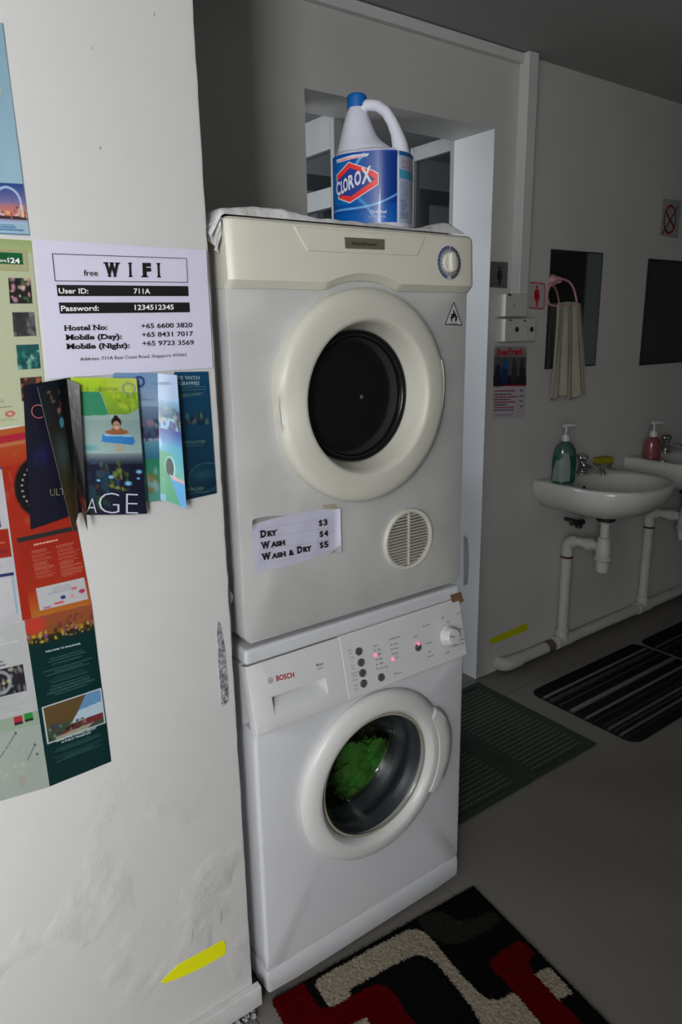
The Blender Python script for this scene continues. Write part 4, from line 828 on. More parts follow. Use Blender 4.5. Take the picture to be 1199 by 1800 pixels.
cv = Cv(50, 150, (120, 170, 200), 1.12); cv.grad(0, 0, 1, .2, (150, 165, 195), (140, 170, 200)).grad(0, .2, 1, .33, (120, 160, 190), (40, 80, 110)).blotch(0, .25, 1, .42, [(30, 60, 90), (100, 130, 100), (40, 40, 110), (20, 40, 60), (150, 160, 150)], 36, .11, .75, seed=43).grad(0, .42, 1, .55, (35, 60, 140), (70, 150, 190)).grad(0, .55, 1, .8, (60, 150, 180), (90, 165, 155)).grad(0, .6, .5, .95, (50, 140, 60), (60, 150, 90), True, .6)
cv.ell(.40, .715, .22, .095, (150, 200, 200)).ell(.38, .715, .17, .08, (14, 40, 34)).poly([(.3, .78), (.9, .79), (1, .82), (1, 1), (.7, 1), (.35, .86)], (75, 150, 205)).poly([(.35, .77), (.98, .79), (1, .81), (.5, .81)], (200, 160, 150)).poly([(.2, .74), (.38, .8), (.75, 1), (.2, 1)], (60, 150, 110))
flap(B2, cv, [(277, 656.5, .004), (311, 659.5, .026), (328, 895, .030), (282, 878, .006)], .002, (1, 0, 0))
cv = Cv(70, 150, (18, 62, 92), 1.12); cv.grad(0, 0, 1, 1, (16, 66, 98), (14, 44, 62)).blotch(.2, .32, .9, .42, [(30, 40, 50), (130, 80, 70), (60, 110, 100), (20, 30, 40)], 22, .08, .8, seed=44).ell(.6, .82, .5, .07, (30, 75, 85), .8, .8).ring(.7, .85, .5, .12, .05, (60, 110, 115), .6)
flap(B2, cv, [(306, 654, .005), (366, 653, .003), (381, 867, .003), (322, 880, .006)])
mb = MB(); PB2 = hy(345, 760, Y0-.0062)
text(mb, 'LIFE WITH', s6(720, 138), s6(958, 136), s6(719, 104), PB2, off=.0002, bold=.012, serif=True); text(mb, 'PROGRAMMES', s6(700, 186), s6(952, 184), s6(699, 150), PB2, off=.0002, bold=.012, serif=True)
mb.build('lettering', mat('pale_blue_lettering', A(135, 165, 180, 1.3), .4), B2, fix=False, split=True)
mb = MB(); text(mb, 'DISCOVERY', s6(785, 292), s6(985, 270), s6(784, 266), PB2, off=.0002); text(mb, 'ENCOUNTER', s6(800, 702), s6(1005, 692), s6(799, 676), PB2, off=.0002); text(mb, 'OPEN DEEP', s6(830, 1116), s6(992, 1104), s6(829, 1088), PB2, off=.0002)
mx = MB(); stroke_on(mx, s6(780, 228), s6(1008, 222), .0005, PB2, off=.0002); stroke_on(mx, s6(780, 205), s6(1004, 198), .0005, PB2, off=.0002); stroke_on(mx, s6(1004, 198), s6(1008, 222), .0005, PB2, off=.0002); stroke_on(mx, s6(805, 722), s6(990, 712), .0004, PB2, off=.0002); stroke_on(mx, s6(850, 1136), s6(965, 1130), .0004, PB2, off=.0002)
mx.build('gold_rule', mat('dull_gold_ink', A(95, 125, 105, 1.3), .4), B2, fix=False)
mb.build('gold_lettering', mat('dull_gold_ink', A(95, 125, 105, 1.3), .4), B2, fix=False, split=True)
mb = MB(); text(mb, 'ADVENTURE', s6(515, 182), s6(735, 180), s6(515, 156), hy(290, 670, Y0-.012), off=.006, bold=-.005); mb.build('lettering', mat('faint_blue_ink', A(95, 115, 150, 1.3), .4), B2, fix=False, split=True)

# tape arrows
MY = mat('yellow_tape', A(192, 198, 8, 1.7), .35); MY2 = mat('yellow_tape_dimmed', A(185, 190, 10, 1.2), .45)  # far strip's yellow is darkened for the weaker light there
mb = MB(); mb.prism([hy(x, y, Y0-.0002) for x, y in ((283, 1727), (290, 1718), (300, 1709), (313, 1696), (340, 1681), (393, 1652), (396, 1660), (397, 1676), (360, 1698), (322, 1716), (300, 1724), (290, 1728))], (0, -.0007, 0))
tag(mb.build('tape_arrow', MY), 'bright yellow tape arrow low on the poster wall', 'tape', 'yellow tape strips')
mb = MB(); mb.prism([hy(x, y, YB-.0002) for x, y in ((859, 1131), (862, 1123), (875, 1117), (926, 1095), (928, 1107), (882, 1126), (866, 1131))], (0, -.0008, 0))
tag(mb.build('tape_arrow', MY2), 'dim yellow tape strip low on the back wall above the pipe', 'tape', 'yellow tape strips')

# ------------------------------------------------------------------ back wall items
def wbox(name, c0, c1, depth, m, label=None, cat=None, parent=None, **k):
    a, b = hy(*c0, YB-depth), hy(*c1, YB-depth); mb = MB().box(min(a[0], b[0]), YB-depth, min(a[2], b[2]), max(a[0], b[0]), YB-.0002, max(a[2], b[2]))
    o = mb.build(name, m, parent, **k); return tag(o, label, cat) if label else o
MSB = mat('switch_plastic', (.62, .62, .58), .25)
s1 = wbox('switch_box', (890, 516), (927, 556.5), .048, MSB, 'upper single white switch box below the trunking', 'switch', bevel=.003)
s2 = wbox('switch_box', (889, 560), (941, 599), .048, MSB, 'lower wide double switch box with two round dark keys', 'switch', bevel=.003)
s1['group'] = s2['group'] = 'switch boxes on the back wall'
Pf = (0, YB-.0482, 0)
mb = MB(); stroke_on(mb, (917.5, 562), (916, 598), .0016, Pf); mb.build('divider', mat('pale_plastic', (.75, .75, .72), .3), s2, fix=False)
for x, y in ((908, 579), (934, 579)):
    c = hy(x, y, YB-.048); MB().lathe([(.008, 0), (.008, -.004), (.006, -.006)], c, 'y', 16, sy=1.2).build('key', INK, s2)
for x, y in ((899, 580), (925, 581)):
    c = hy(x, y, YB-.048); MB().lathe([(.007, 0), (.007, -.003), (.004, -.004)], c, 'y', 14).build('rocker', MSB, s2)
mb = MB(); poly_on(mb, [(893, 516.5), (899, 517), (899, 520), (893, 519.5)], Pf); mb.build('mark', INK, s1, fix=False)
mb = MB(); poly_on(mb, [(894, 561.5), (900, 562), (900, 564), (894, 563.5)], Pf); poly_on(mb, [(920, 562.5), (925, 563), (925, 565), (920, 564.5)], Pf); mb.build('mark', INK, s2, fix=False)
c = hy(904, 536, YB-.048); MB().lathe([(.003, 0), (.003, -.0015)], c, 'y', 10).build('red_mark', mat('faded_red', A(170, 60, 60, 1.2), .4), s1)
PBW = (0, YB, 0)
def plate(name, c4, m, label, cat, t=.002, group=None):
    mb = MB(); mb.prism([hy(x, y, YB-.0003) for x, y in c4], (0, -t, 0)); return tag(mb.build(name, m), label, cat, group)
def person_glyph(mb, cx, cy, h, P, off, dress=True):
    w = h*.5
    pts = [(-.10, -.30), (.10, -.30), (.20, -.22), (.26, .10), (.18, .12), (.13, -.08), (.20, .22), (.10, .22), (.09, .5), (.01, .5), (0, .24), (-.01, .5), (-.09, .5), (-.10, .22), (-.20, .22), (-.13, -.08), (-.18, .12), (-.26, .10), (-.20, -.22)]
    poly_on(mb, [(cx+x*w*1.1, cy+y*h+x*w*.1) for x, y in pts], P, off=off)
    poly_on(mb, [(cx+.085*h*math.cos(t)*.6, cy-.40*h+.085*h*math.sin(t)) for t in np.linspace(0, 6.28, 14)[:-1]], P, off=off)
sg = plate('toilet_sign', [(862.5, 459.5), (892.5, 461), (891, 507), (861, 504.5)], mat('grey_sign', (.11, .115, .105), .45), 'dark grey toilet sign with black figure beside the door jamb', 'sign', group='toilet signs')
mb = MB(); person_glyph(mb, 877.5, 485, 34, PBW, .0026); mb.build('figure_symbol', mat('sign_black', (.012, .012, .012), .4), sg, fix=False)
sg = plate('toilet_sign', [(931, 494.5), (958, 497.5), (957, 545), (929, 542)], mat('white_sign', (.48, .47, .46), .4), 'white toilet sign with red woman figure, right of the trunking', 'sign', .0015, 'toilet signs')
MR2 = mat('sign_red', A(190, 25, 35, 1.1), .4); mb = MB(); person_glyph(mb, 943, 520, 38, PBW, .0022); fr = [(931, 496.5), (954, 498.5), (957, 502), (956, 538), (953, 543), (929.5, 541)]
for i in range(len(fr)-1): stroke_on(mb, fr[i], fr[i+1], .0045, PBW, off=.0022)
mb.build('figure_symbol', MR2, sg, fix=False)
sg = plate('no_smoking_sign', [(1166, 348.5), (1197, 353), (1191, 419), (1160, 414)], mat('pale_sign', (.33, .35, .33), .4), 'pale sign with red barred circle above the far mirror', 'sign', .0015)
mb = MB(); cc_ = hy(1177, 386, YB); X = []
for r in (.050, .060): X += [cc_+np.array([math.cos(t)*r*.86, -.0022, math.sin(t)*r*1.05]) for t in np.linspace(0, 2*math.pi, 41)[:-1]]
mb.add(X, [(k, (k+1) % 40, 40+(k+1) % 40, 40+k) for k in range(40)]); stroke_on(mb, (1169, 370), (1185, 402), .009, PBW, off=.0022); mb.build('red_symbol', mat('dim_red', A(140, 25, 35, 1.2), .5), sg, fix=False)
mb = MB(); stroke_on(mb, (1163, 412), (1177, 388), .006, PBW, off=.0026); stroke_on(mb, (1177, 388), (1191, 362), .007, PBW, off=.0026); stroke_on(mb, (1172, 374), (1177, 392), .003, PBW, off=.0026); mb.build('cigarette_symbol', mat('sign_charcoal', (.03, .035, .04), .5), sg, fix=False)
# price list poster
cv = Cv(60, 110, (178, 172, 180), 1.2); cv.rect(.0, .0, 1, .545, (88, 86, 88)).grad(0, .0, 1, .14, (150, 148, 150), (120, 118, 120)).rect(0, .40, 1, .545, (30, 28, 30))
cv.ell(.13, .40, .10, .17, (28, 40, 55)).ell(.34, .30, .09, .14, (30, 80, 130)).rect(.25, .3, .43, .5, (25, 50, 90)).ell(.62, .33, .09, .17, (55, 62, 66)).rect(.53, .3, .71, .5, (45, 50, 54)).ell(.86, .32, .09, .17, (62, 52, 50)).rect(.77, .3, .95, .5, (50, 40, 40)).rect(.3, .53, 1, .548, (150, 35, 40))
for i, (c_, v) in enumerate((((150, 25, 60), .60), ((60, 50, 60), .645), ((150, 25, 60), .685), ((60, 50, 60), .72), ((150, 25, 60), .755), ((60, 50, 60), .79), ((150, 25, 60), .83), ((60, 50, 60), .865))): cv.lines(.03, .75, v, v+.03, 1, c_, .85, seed=i+80, t=.7)
for v in (.595, .67, .745, .82): cv.lines(.8, .97, v, v+.03, 1, (60, 45, 70), .8, t=.7)
cv.lines(.1, .95, .94, .955, 1, (60, 50, 60), .8, t=.8)
G = quad_grid(cv, *[hy(x, y, YB-.0015) for x, y in ((869, 608), (926, 609), (924, 735), (865, 737))], wob=.001, seed=1)
PLP = empty('price_poster', G[50, 30], 'small poster of coloured bottles and red price lines under switches', 'poster'); grid_mesh('sheet', cv, G, PAPER, PLP)
mb = MB(); text(mb, 'EverFresh', (874, 625), (919, 623), (874, 612.5), (0, YB-.003, 0), bold=.03); mb.build('title', MR2, PLP, fix=False)

# mirrors
MIR = mat('mirror_silver', (.72, .74, .73), .03, metal=1.); MED = mat('mirror_edge', (.015, .02, .02), .3)
def mirror(c4, label):
    q = [hy(x, y, YB-.006) for x, y in c4]; x0, x1, z0, z1 = (q[0][0]+q[3][0])/2, (q[1][0]+q[2][0])/2, (q[2][2]+q[3][2])/2, (q[0][2]+q[1][2])/2
    t = empty('wall_mirror', ((x0+x1)/2, YB-.003, z0), label, 'mirror', 'mirrors above the washbasins')
    MB().box(x0, YB-.006, z0, x1, YB-.0003, z1).build('edge', MED, t); e = .005
    MB().add([(x0+e, YB-.0064, z0+e), (x1-e, YB-.0064, z0+e), (x1-e, YB-.0064, z1-e), (x0+e, YB-.0064, z1-e)], [(0, 1, 2, 3)]).build('glass', MIR, t, fix=False)
    return x0, x1, z0, z1
M1 = mirror([(968.5, 438), (1060, 444.5), (1047, 649), (961, 642)], 'frameless wall mirror partly hidden by the hanging towel')
M2 = mirror([(1140, 455), (1222, 460), (1208, 637), (1127, 641)], 'frameless wall mirror at the right edge, above the far basin')
# unseen dark door and paler strip, added opposite to tone the mirrors
door = MB().box(5.06, -2.2, 0, 5.1, -1.37, 2.1).build('added_dark_door', mat('dark_door', (.02, .018, .016), .5)); tag(door, kind='structure')
struct('added_pale_strip', MB().box(5.05, -1.37, 0, 5.1, -1.1, 2.15), mat('grey_strip', (.22, .26, .25), .6))

# towel ring and towel
MPK = mat('pink_plastic', A(165, 120, 130, 1.5), .35)
yr = YB-.045; TR_ = empty('towel_ring', hy(987, 492, YB), 'pink D-shaped towel ring on a suction cup', 'towel ring')
c = hy(986, 492, yr); MB().lathe([(.010, 0), (.014, .01), (.012, .018), (.020, .030), (.024, .0385)], c, 'y', 20).build('suction_cup', MPK, TR_)
rp = [(986, 491), (975, 494), (966, 504), (962, 518), (964, 530), (968, 536), (985, 538), (1000, 537), (1013, 533), (1012, 520), (1008, 506), (1000, 495), (990, 491), (986, 491)]
pp = []
for i in range(len(rp)-1):
    p0, p1, p2, p3_ = [np.array(rp[k % (len(rp)-1)], float) for k in (i-1, i, i+1, i+2)]
    for t in (0, .33, .66): pp.append(.5*((2*p1)+(-p0+p2)*t+(2*p0-5*p1+4*p2-p3_)*t*t+(-p0+3*p1-3*p2+p3_)*t**3))
pp.append(pp[0]); MB().tube([hy(x, y, yr-.004) for x, y in pp], .0042, 10, False).build('ring', MPK, TR_)
MTO = mat('cream_towel', A(150, 145, 132, 1.35), .95, bump=.7, bscale=380, dist=.003, var=.12, vscale=10)
cv = Cv(90, 90, (200, 200, 190)); G = np.zeros((90, 90, 3))
for j in range(90):
    v = j/89; l = 965.5+(948-965.5)*v**1.3-3*math.sin(v*3.1)*0; r = 1007+(1019-1007)*v**.8
    yt = 534; 
    for i in range(90):
        u = i/89; yb = 698-8*(u-.25)**2+(-6 if u > .72 else 0)+4*math.sin(u*14); x = l+(r-l)*u; y = yt+(yb-yt)*v-3*math.sin(u*math.pi)*(1-v)
        d = .0045+.018*(.5+.5*math.sin(u*17+1.5*v))*(.25+.75*v)+.006*math.sin(u*37)*v
        G[j, i] = hy(x, y, YB-.012); G[j, i, 1] = yr-.012-d+.014
towel = grid_mesh('towel', cv, G, MTO, solid=.004); tag(towel, 'cream hand towel hanging in folds over the near mirror', 'towel')
towel.data.materials.clear(); towel.data.materials.append(MTO)

# ------------------------------------------------------------------ basins
MCE = mat('white_ceramic', (.60, .60, .57), .12, coat=.3)
def basin(xc, zt, label):
    t = empty('washbasin', (xc, YB, zt-.16), label, 'washbasin', 'washbasins on the back wall')
    hw = .245; yb = YB; yf = .315; cx_, cy_ = xc, .57; n = 96
    def outline(k, s=1., z=0, sy=1., push=0.):
        th = 2*math.pi*k/n; c, s_ = math.cos(th), math.sin(th)
        # straight back half, superelliptic front half
        if s_ >= 0:
            sc = min(hw/abs(c) if abs(c) > 1e-6 else 9, (yb-cy_)/abs(s_) if abs(s_) > 1e-6 else 9); x, y = c*sc, s_*sc; y *= 1.
            x *= s; 
            return (cx_+x, cy_+y, z)
        e = 2/2.5; x = hw*math.copysign(abs(c)**e, c); y = (cy_-yf)*math.copysign(abs(s_)**e, s_)
        return (cx_+x*s, cy_+y*sy-push, z)
    def bowl(k, rx, ry, z, yc=.515): th = 2*math.pi*k/n; return (cx_+rx*math.cos(th), yc+ry*math.sin(th), z)
    rs = []
    for s, sy, dz in ((.30, .22, -.150), (.52, .46, -.140), (.76, .72, -.118), (.92, .90, -.080), (.985, .975, -.045), (1., 1., -.016), (.995, .99, -.005), (.98, .975, 0)):
        rs.append([outline(k, s, zt+dz, sy) for k in range(n)])
    for rx, ry, dz in ((.212, .172, -.002), (.205, .165, -.008), (.19, .15, -.035), (.15, .12, -.085), (.08, .07, -.108), (.02, .02, -.112)): rs.append([bowl(k, rx, ry, zt+dz) for k in range(n)])
    MB().rings(rs).build('bowl', MCE, t, sharp=60)
    MB().lathe([(.009, 0), (.009, -.002), (.004, -.003)], (xc-.05, .645, zt-.045), 'y', 14, sy=1.4).build('overflow', INK, t)
    MB().lathe([(.022, 0), (.022, .003), (.012, .004)], (xc, .515, zt-.113), n=20).build('drain', CHR, t)
    return t
CHR = mat('chrome', (.55, .55, .56), .12, metal=1.)
def tap(x, y, z, label):
    t = empty('basin_tap', (x, y, z), label, 'tap', 'taps on the washbasins')
    MB().lathe([(.026, 0), (.026, .006), (.019, .010), (.017, .035), (.019, .045), (.012, .05)], (x, y, z), n=24).build('base', CHR, t)
    MB().tube([(x, y, z+.022), (x-.01, y-.04, z+.036), (x-.015, y-.085, z+.036), (x-.017, y-.112, z+.026), (x-.017, y-.118, z+.012)], [.013, .013, .012, .011, .011], 14).build('spout', CHR, t)
    mb = MB(); rs = []
    for r, h in ((.010, .048), (.020, .056), (.025, .066), (.025, .076), (.018, .086), (.004, .089)): rs.append([(x+r*(1+.12*math.cos(4*q))*math.cos(q), y+r*(1+.12*math.cos(4*q))*math.sin(q)+.1*(h-.05), z+h) for q in np.linspace(0, 2*math.pi, 33)[:-1]])
    mb.rings(rs).build('knob', CHR, t); return t
ZT1, ZT2 = .832, .852
basin(2.035, ZT1, 'near white wall-hung washbasin with green soap bottle and sponge'); basin(2.700, ZT2, 'far white wall-hung washbasin cut off by the right edge')
tap(2.065, .715, ZT1, 'chrome pillar tap on the near basin beside the sponge'); tap(2.735, .715, ZT2, 'chrome pillar tap on the far basin beside pink soap')
def trap(xc, zt, label):
    t = empty('bottle_trap', (xc, .56, .42), label, 'pipe', 'bottle traps under the washbasins'); y = .56; M_ = mat('white_pvc', (.56, .56, .54), .35)
    MB().lathe([(.034, 0), (.040, .006), (.036, .014), (.02, .018)], (xc, y, zt-.180), n=28).build('seal_ring', mat('black_washer', (.012, .01, .01), .5), t)
    MB().lathe([(.020, -.095), (.020, -.01), (.027, -.004), (.027, 0)], (xc, y, zt-.180), n=24).build('tailpipe', M_, t)
    b = MB(); b.lathe([(.020, -.255), (.026, -.253), (.031, -.205), (.033, -.203), (.038, -.197), (.038, -.187), (.030, -.184), (.034, -.165), (.032, -.135), (.027, -.118), (.027, -.100), (.019, -.096)], (xc, y, zt-.155), n=32); b.build('cup', M_, t, sharp=30)
    z = zt-.155-.145
    MB().tube([(xc, y+.02, z), (xc-.003, .66, z), (xc-.010, .6885, z)], .021, 18).build('arm', M_, t); MB().tube([(xc-.002, y+.05, z), (xc-.003, y+.085, z)], .027, 18).build('nut', M_, t); return z
z1 = trap(2.035, ZT1, 'white bottle trap under the near basin'); z2 = trap(2.700, ZT2, 'white bottle trap under the far basin')
MPV = MATS['white_pvc']; DP = empty('drain_pipe', (2.4, .735, .03), 'white plastic drain pipe running along the floor with two risers', 'pipe')
yp = .733
def elbow(xc, z):
    pts = [(xc-.012, .69, z)]+[(xc-.014, .69+.043*math.sin(a), z-.043*(1-math.cos(a))) for a in np.linspace(.1, math.pi/2, 7)]+[(xc-.014, yp, z-.075)]
    MB().tube(pts, .027, 18).build('elbow', MPV, DP)
    MB().lathe([(.0265, -.006), (.0275, 0), (.0265, .004)], (xc-.014, yp, z-.080), n=18).build('rust_stain', mat('rust', (.10, .035, .015), .8), DP)
    MB().tube([(xc-.014, yp, z-.07), (xc-.012, yp, .06)], .024, 18).build('riser', MPV, DP)
    MB().tube([(xc-.012, yp, .098), (xc-.012, yp, .05)], .030, 18).build('socket', MPV, DP)
    MB().tube([(xc-.062, yp, .036), (xc+.045, yp, .037)], .031, 18).build('tee', MPV, DP)
elbow(2.035, z1); elbow(2.700, z2)
MB().tube([(1.66, yp, .033), (3.6, yp, .040)], .0255, 18).build('pipe_run', MPV, DP)
MB().tube([(1.72, yp, .033), (1.66, yp, .033), (1.635, yp+.002, .034), (1.622, yp+.010, .036), (1.618, yp+.033, .037)], .031, 18).build('elbow', MPV, DP)
MB().tube([(1.905, yp, .034), (1.952, yp, .034)], .0262, 18).build('stained_joint', mat('pipe_grime', (.12, .09, .075), .8), DP)
t = empty('shutoff_valve', (1.96, .70, .66), 'dark shut-off valve under the near basin', 'valve'); MVD = mat('dark_brass', (.07, .065, .06), .4, metal=.7)
cvv = hy(1015, 917, .70); x, z = float(cvv[0]), float(cvv[2])
MB().tube([(x, YB, z), (x, .68, z)], .009, 10).build('stem', MVD, t); MB().tube([(x-.045, .70, z+.002), (x+.03, .69, z-.004)], .012, 12).build('barrel', MVD, t); MB().lathe([(.006, -.03), (.016, -.026), (.016, -.012), (.008, -.008)], (x+.005, .695, z), n=14).build('handle', MVD, t)

# soap bottles, dish and sponge
def oval(mb, c, prof, a0=0., n=32):
    ca, sa = math.cos(a0), math.sin(a0); rs = []
    for a, b, z, dx in prof: rs.append([(c[0]+(a*math.cos(t)+dx)*ca-b*math.sin(t)*sa, c[1]+(a*math.cos(t)+dx)*sa+b*math.sin(t)*ca, c[2]+z) for t in np.linspace(0, 2*math.pi, n+1)[:-1]])
    return mb.rings(rs)
def pump(t, c, z0, s, ang):
    m = mat('pump_white', (.62, .62, .62), .35)
    MB().lathe([(.017*s, z0), (.017*s, z0+.014*s), (.0135*s, z0+.026*s), (.006*s, z0+.028*s)], c, n=20).build('collar', m, t)
    MB().lathe([(.005*s, z0+.02*s), (.005*s, z0+.058*s)], c, n=12).build('stem', m, t)
    d = np.array([math.cos(ang), math.sin(ang), 0]); h = np.array(c)+np.array([0, 0, z0+.062*s])
    MB().tube([h-d*.012*s, h+d*.012*s, h+d*.035*s, h+d*.045*s+np.array([0, 0, -.004*s])], [.008*s, .008*s, .0045*s, .004*s], 12).build('nozzle', m, t)
ca_ = R_(-38); sb = hz(980, 850, ZT1); sb = np.array([sb[0]+.03, sb[1]-.005, ZT1])
t = empty('soap_bottle', sb, 'green hand soap pump bottle with pale label on the near basin', 'soap bottle', 'soap pump bottles')
MG = mat('green_soap', A(14, 66, 54, 1.4), .12, coat=.5, spec=.5)
mb = MB(); oval(mb, sb, [(.040, .026, 0, 0), (.047, .031, .004, 0), (.049, .033, .02, 0), (.050, .033, .09, 0), (.048, .032, .118, 0)], ca_); mb.build('body', MG, t)
mb = MB(); oval(mb, sb, [(.048, .032, .1182, 0), (.043, .029, .142, 0), (.032, .023, .160, 0), (.018, .016, .170, 0), (.013, .013, .176, 0)], ca_); mb.build('shoulder', mat('clear_green', A(52, 82, 74, 1.4), .15, coat=.5), t)
pump(t, sb, .176, 1.0, R_(-20))
# label on the camera side
cv = Cv(30, 50, (125, 134, 134), 1.12); cv.lines(.1, .85, .45, .95, 8, (90, 120, 120), .6).ell(.15, .12, .35, .14, (20, 90, 60), .9); G = np.zeros((50, 30, 3))
for j in range(50):
    for i in range(30):
        u, v = i/29-.5, j/49; wv = 1-.55*(1-v)**2; tt = R_(270-28)+u*R_(95)*wv+R_(14)*(1-v); a_, b_ = .0506, .0337
        x_, y_ = a_*math.cos(tt), b_*math.sin(tt); G[j, i] = (sb[0]+x_*math.cos(ca_)-y_*math.sin(ca_), sb[1]+x_*math.sin(ca_)+y_*math.cos(ca_), sb[2]+.012+.118*(1-v)-.008*math.sin(v*math.pi)*0)
grid_mesh('label', cv, G, GLOSSY, t)
sp_ = hz(1141, 806, ZT2); sp_ = np.array([sp_[0]+.02, min(sp_[1], .72), ZT2])
t = empty('soap_bottle', sp_, 'small pink foam soap pump bottle on the far basin', 'soap bottle', 'soap pump bottles')
mb = MB(); oval(mb, sp_, [(.034, .028, 0, 0), (.040, .033, .004, 0), (.041, .034, .02, 0), (.040, .033, .07, 0), (.034, .029, .088, 0), (.020, .019, .098, 0), (.017, .017, .104, 0)], ca_); mb.build('body', mat('pink_soap', A(125, 66, 72, 1.2), .2, coat=.4), t)
pump(t, sp_, .102, 1.05, R_(-20))
sd = np.array([2.19, .70, ZT1+.001]); q_ = hz(1060, 824, ZT1)
sd = np.array([q_[0], q_[1], ZT1+.001])
t = empty('soap_dish', sd, 'small chrome soap dish beside the near tap', 'soap dish')
mb = MB(); oval(mb, sd, [(.028, .020, 0, 0), (.040, .028, .012, 0), (.055, .036, .030, 0), (.052, .033, .030, 0), (.038, .024, .016, 0), (.01, .01, .012, 0)], R_(-10)); mb.build('dish', CHR, t)
sc_ = sd+np.array([0, 0, .020]); bm = bmesh.new(); bmesh.ops.create_cube(bm, size=1)
bmesh.ops.subdivide_edges(bm, edges=bm.edges[:], cuts=6, use_grid_fill=True)
for v in bm.verts:
    p = v.co; k = noise.noise(p*6)*.06; v.co = Vector((p.x*(.082+k*.03), p.y*.045, (p.z+.5)*(.032+k*.08)))
me = bpy.data.meshes.new('sponge'); bm.to_mesh(me); bm.free(); o = link('sponge', me, mat('yellow_sponge', A(150, 142, 18, 1.2), .95, bump=1., bscale=300, dist=.004), bevel=.006, seg=3); o.location = sc_; o.rotation_euler = (0, 0, R_(-8)); tag(o, 'yellow sponge lying on the chrome soap dish', 'sponge')

# ------------------------------------------------------------------ floor mats
# patterned rug
cv = Cv(260, 330, (9, 9, 10), 1.15); c4 = [np.array(p, float) for p in ((.004, -.005, 0), (.612, -.046, 0), (.50, -.99, 0), (-.105, -.935, 0))]
G = quad_grid(cv, *c4); jx = RNG.normal(0, .0014, G.shape[:2]); X, Y = G[..., 0]+jx, G[..., 1]+RNG.normal(0, .0014, G.shape[:2])
CRM, RED, GRN = (120, 112, 98), (62, 2, 5), (26, 28, 23)
def zone(pts, c): cv.put(inpoly(X, Y, pts).astype(float), c); return inpoly(X, Y, pts)
H = np.zeros(X.shape)
zs = [([(.414, -.042), (.45, -.046), (.478, -.060), (.486, -.09), (.50, -.115), (.535, -.13), (.575, -.134), (.585, -.15), (.582, -.176), (.53, -.175), (.475, -.165), (.44, -.158), (.418, -.14), (.402, -.105), (.405, -.07)], GRN),
      ([(.12, -.030), (.20, -.036), (.345, -.048), (.375, -.053), (.392, -.066), (.400, -.085), (.398, -.12), (.388, -.20), (.384, -.285), (.392, -.306), (.408, -.318), (.45, -.327), (.47, -.33), (.455, -.42), (.36, -.42), (.30, -.45), (.20, -.46), (.19, -.36), (.33, -.34), (.345, -.30), (.354, -.235), (.361, -.165), (.357, -.14), (.345, -.124), (.322, -.115), (.25, -.105), (.185, -.099), (.162, -.095), (.154, -.101), (.146, -.115), (.095, -.106), (.098, -.06), (.100, -.042), (.107, -.034)], CRM),
      ([(.005, -.008), (.082, -.014), (.078, -.06), (.075, -.085), (.082, -.100), (.102, -.107), (.137, -.111), (.20, -.119), (.218, -.128), (.230, -.146), (.231, -.175), (.222, -.21), (.222, -.26), (.21, -.33), (.16, -.36), (.15, -.22), (.10, -.17), (-.02, -.16)], RED),
      ([(.470, -.236), (.51, -.236), (.560, -.237), (.569, -.245), (.570, -.29), (.545, -.291), (.533, -.298), (.527, -.312), (.522, -.36), (.512, -.42), (.505, -.50), (.49, -.60), (.40, -.62), (.41, -.50), (.435, -.42), (.452, -.30), (.455, -.255), (.460, -.242)], RED),
      ([(.523, -.325), (.566, -.331), (.553, -.405), (.513, -.399)], CRM), ([(.10, -.165), (.145, -.172), (.14, -.22), (.09, -.22)], CRM),
      ([(.1, -.55), (.35, -.57), (.33, -.75), (.08, -.73)], CRM), ([(.16, -.61), (.29, -.62), (.28, -.7), (.15, -.69)], RED), ([(-.05, -.45), (.03, -.46), (.0, -.8), (-.07, -.8)], RED)]
for pts, c_ in zs: m_ = zone(pts, c_); H += m_*.0
cv.a = np.clip(cv.a*(1+RNG.normal(0, .12, cv.a.shape[:2])[..., None]), 0, 255)
edge = np.minimum(np.minimum(cv.u, 1-cv.u)*.61, np.minimum(cv.v, 1-cv.v)*.94); G[..., 2] = .002+.011*np.clip(edge/.008, 0, 1)**.5+RNG.normal(0, .0007, X.shape)
jag = np.clip((.004-edge)/.004, 0, 1); G[..., 0] += RNG.normal(0, .0016, X.shape)*jag; G[..., 1] += RNG.normal(0, .0016, X.shape)*jag
rug = empty('rug', (.3, -.45, 0), 'black shaggy rug with red and cream maze pattern, before the washer', 'rug'); RUGM = print_mat('rug_pile', .95); RUGM.node_tree.nodes['Principled BSDF'].inputs['Specular IOR Level'].default_value = .02
grid_mesh('pile', cv, G, RUGM, rug)
mb = MB(); mb.prism([c4[0]+(.004, -.004, .0005), c4[1]+(-.004, -.004, .0005), c4[2]+(-.004, .004, .0005), c4[3]+(.004, .004, .0005)], (0, 0, .003)); mb.build('backing', mat('rug_backing', (.02, .02, .02), .9), rug)
mb = MB()                              # loose yarn along the right edge
for k in range(420):
    s_ = RNG.uniform(0, .75); side = RNG.integers(0, 4)
    p = c4[1]+(c4[2]-c4[1])*s_ if side else c4[0]+(c4[1]-c4[0])*RNG.uniform(0, 1)
    d = np.array([RNG.uniform(.2, 1)*.006, RNG.normal(0, .003), 0]) if side else np.array([RNG.normal(0, .003), .004, 0]); p = p+np.array([-.003 if side else 0, 0, .006])
    mb.tube([p, p+d*.6+np.array([0, 0, RNG.uniform(-.001, .003)]), p+d+np.array([0, 0, RNG.uniform(-.005, .001)])], [.0007, .0006, .0003], 4)
o = mb.build('loose_yarn', mat('black_yarn', (.008, .008, .008), .95), rug); o['kind'] = 'stuff'
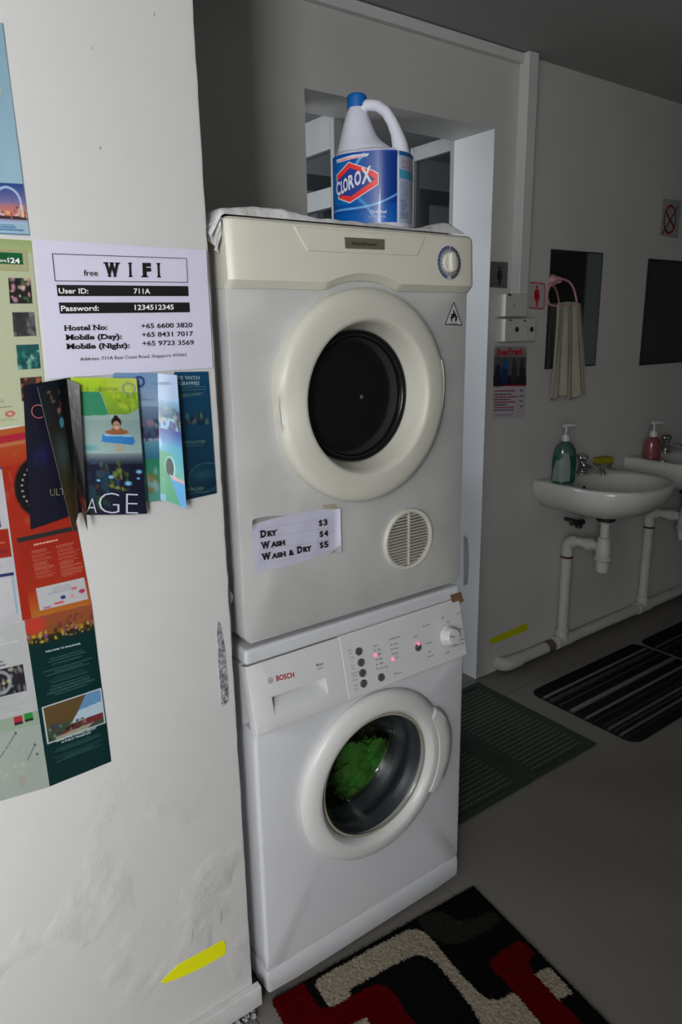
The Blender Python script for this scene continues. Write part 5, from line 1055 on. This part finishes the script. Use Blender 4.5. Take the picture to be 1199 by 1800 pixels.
# green lattice mats
MGM = mat('dark_green_weave', (.018, .030, .018), .85, bump=.5, bscale=300)
def lattice(x0, y0, x1, y1, bl, br_, label, z=0.0):
    t = empty('lattice_mat', ((x0+x1)/2, (y0+y1)/2, z), label, 'mat', 'green lattice mats')
    h = .006; mb = MB(); mb.box(x0, y0, z, x0+bl, y1, z+h); mb.box(x1-br_, y0, z, x1, y1, z+h); mb.box(x0+bl, y0, z, x1-br_, y0+.022, z+h); mb.box(x0+bl, y1-.026, z, x1-br_, y1, z+h); mb.build('border', MGM, t, bevel=.0015)
    mb = MB(); xa, xb, ya, yb = x0+bl, x1-br_, y0+.022, y1-.026; n = int((yb-ya)/.0205)
    for i in range(n): y = ya+(i+.5)*(yb-ya)/n; mb.box(xa, y-.0065, z+.001, xb, y+.0060, z+.005)
    cb = MB()
    for i in range(n-1): y = ya+(i+1)*(yb-ya)/n; cb.box(xa, y-.0030, z+.0008, xb, y+.0030, z+.0030)
    o = cb.build('pale_cord', mat('pale_cord', (.26, .25, .20), .9), t, smooth=False); o['kind'] = 'stuff'
    m_ = int((xb-xa)/.0115)
    for i in range(m_): x = xa+(i+.5)*(xb-xa)/m_; mb.box(x-.0026, ya, z+.0005, x+.0026, yb, z+.0042)
    o = mb.build('lattice', MGM, t, smooth=False); o['kind'] = 'stuff'
lattice(1.111, .157, 1.462, .735, .038, .035, 'dark green lattice floor mat nearer the back wall pipe')
lattice(.640, .155, 1.109, .725, .045, .050, 'dark green lattice floor mat half hidden behind the washer')
# striped mats
def striped(x0, y0, x1, y1, label, flip=0):
    cv = Cv(40, 240, (22, 22, 25), 1.4); g = np.random.default_rng(5)
    st = [(.135, .165, 95), (.20, .23, 58), (.23, .25, 45), (.30, .32, 50), (.40, .44, 92), (.44, .455, 60), (.545, .575, 88), (.62, .64, 40), (.70, .72, 38), (.745, .775, 70), (.80, .815, 55), (.85, .875, 75), (.90, .92, 35)]
    if flip: st = [(a+.03, b+.03, c_*.7) for a, b, c_ in st]
    for a, b, c_ in st: cv.rect(.01, a, .99, b, (c_, c_*.98, c_*.97))
    cv.grain(0, 0, 1, 1, 4)
    G = quad_grid(cv, (x0, y1, 0), (x1, y1, 0), (x1, y0, 0), (x0, y0, 0)); dx = np.minimum(cv.u, 1-cv.u)*(x1-x0); dy = np.minimum(cv.v, 1-cv.v)*(y1-y0); r = .05
    # round the corners by drawing corner vertices inwards
    for c_x, c_y in ((x0, y0), (x1, y0), (x1, y1), (x0, y1)):
        ix, iy = c_x+(r if c_x == x0 else -r), c_y+(r if c_y == y0 else -r)
        ddx, ddy = G[..., 0]-ix, G[..., 1]-iy; ins = (ddx*(c_x-ix) > 0)&(ddy*(c_y-iy) > 0); L_ = np.hypot(ddx, ddy)+1e-9; mx_ = np.maximum(abs(ddx), abs(ddy)); f_ = np.where(ins, mx_/L_, 1.)
        G[..., 0] = ix+ddx*np.where(ins, f_, 1); G[..., 1] = iy+ddy*np.where(ins, f_, 1)
    G[..., 2] = .0015+.006*np.clip(np.minimum(dx, dy)/.006, 0, 1)
    t = empty('striped_mat', ((x0+x1)/2, (y0+y1)/2, 0), label, 'mat', 'striped floor mats'); grid_mesh('pile', cv, G, RUGM, t)
striped(1.565, .068, 2.335, .550, 'black mat with grey stripes lying before the near basin'); striped(2.352, .05, 3.12, .545, 'black striped mat at the right edge, partly out of view', 1)
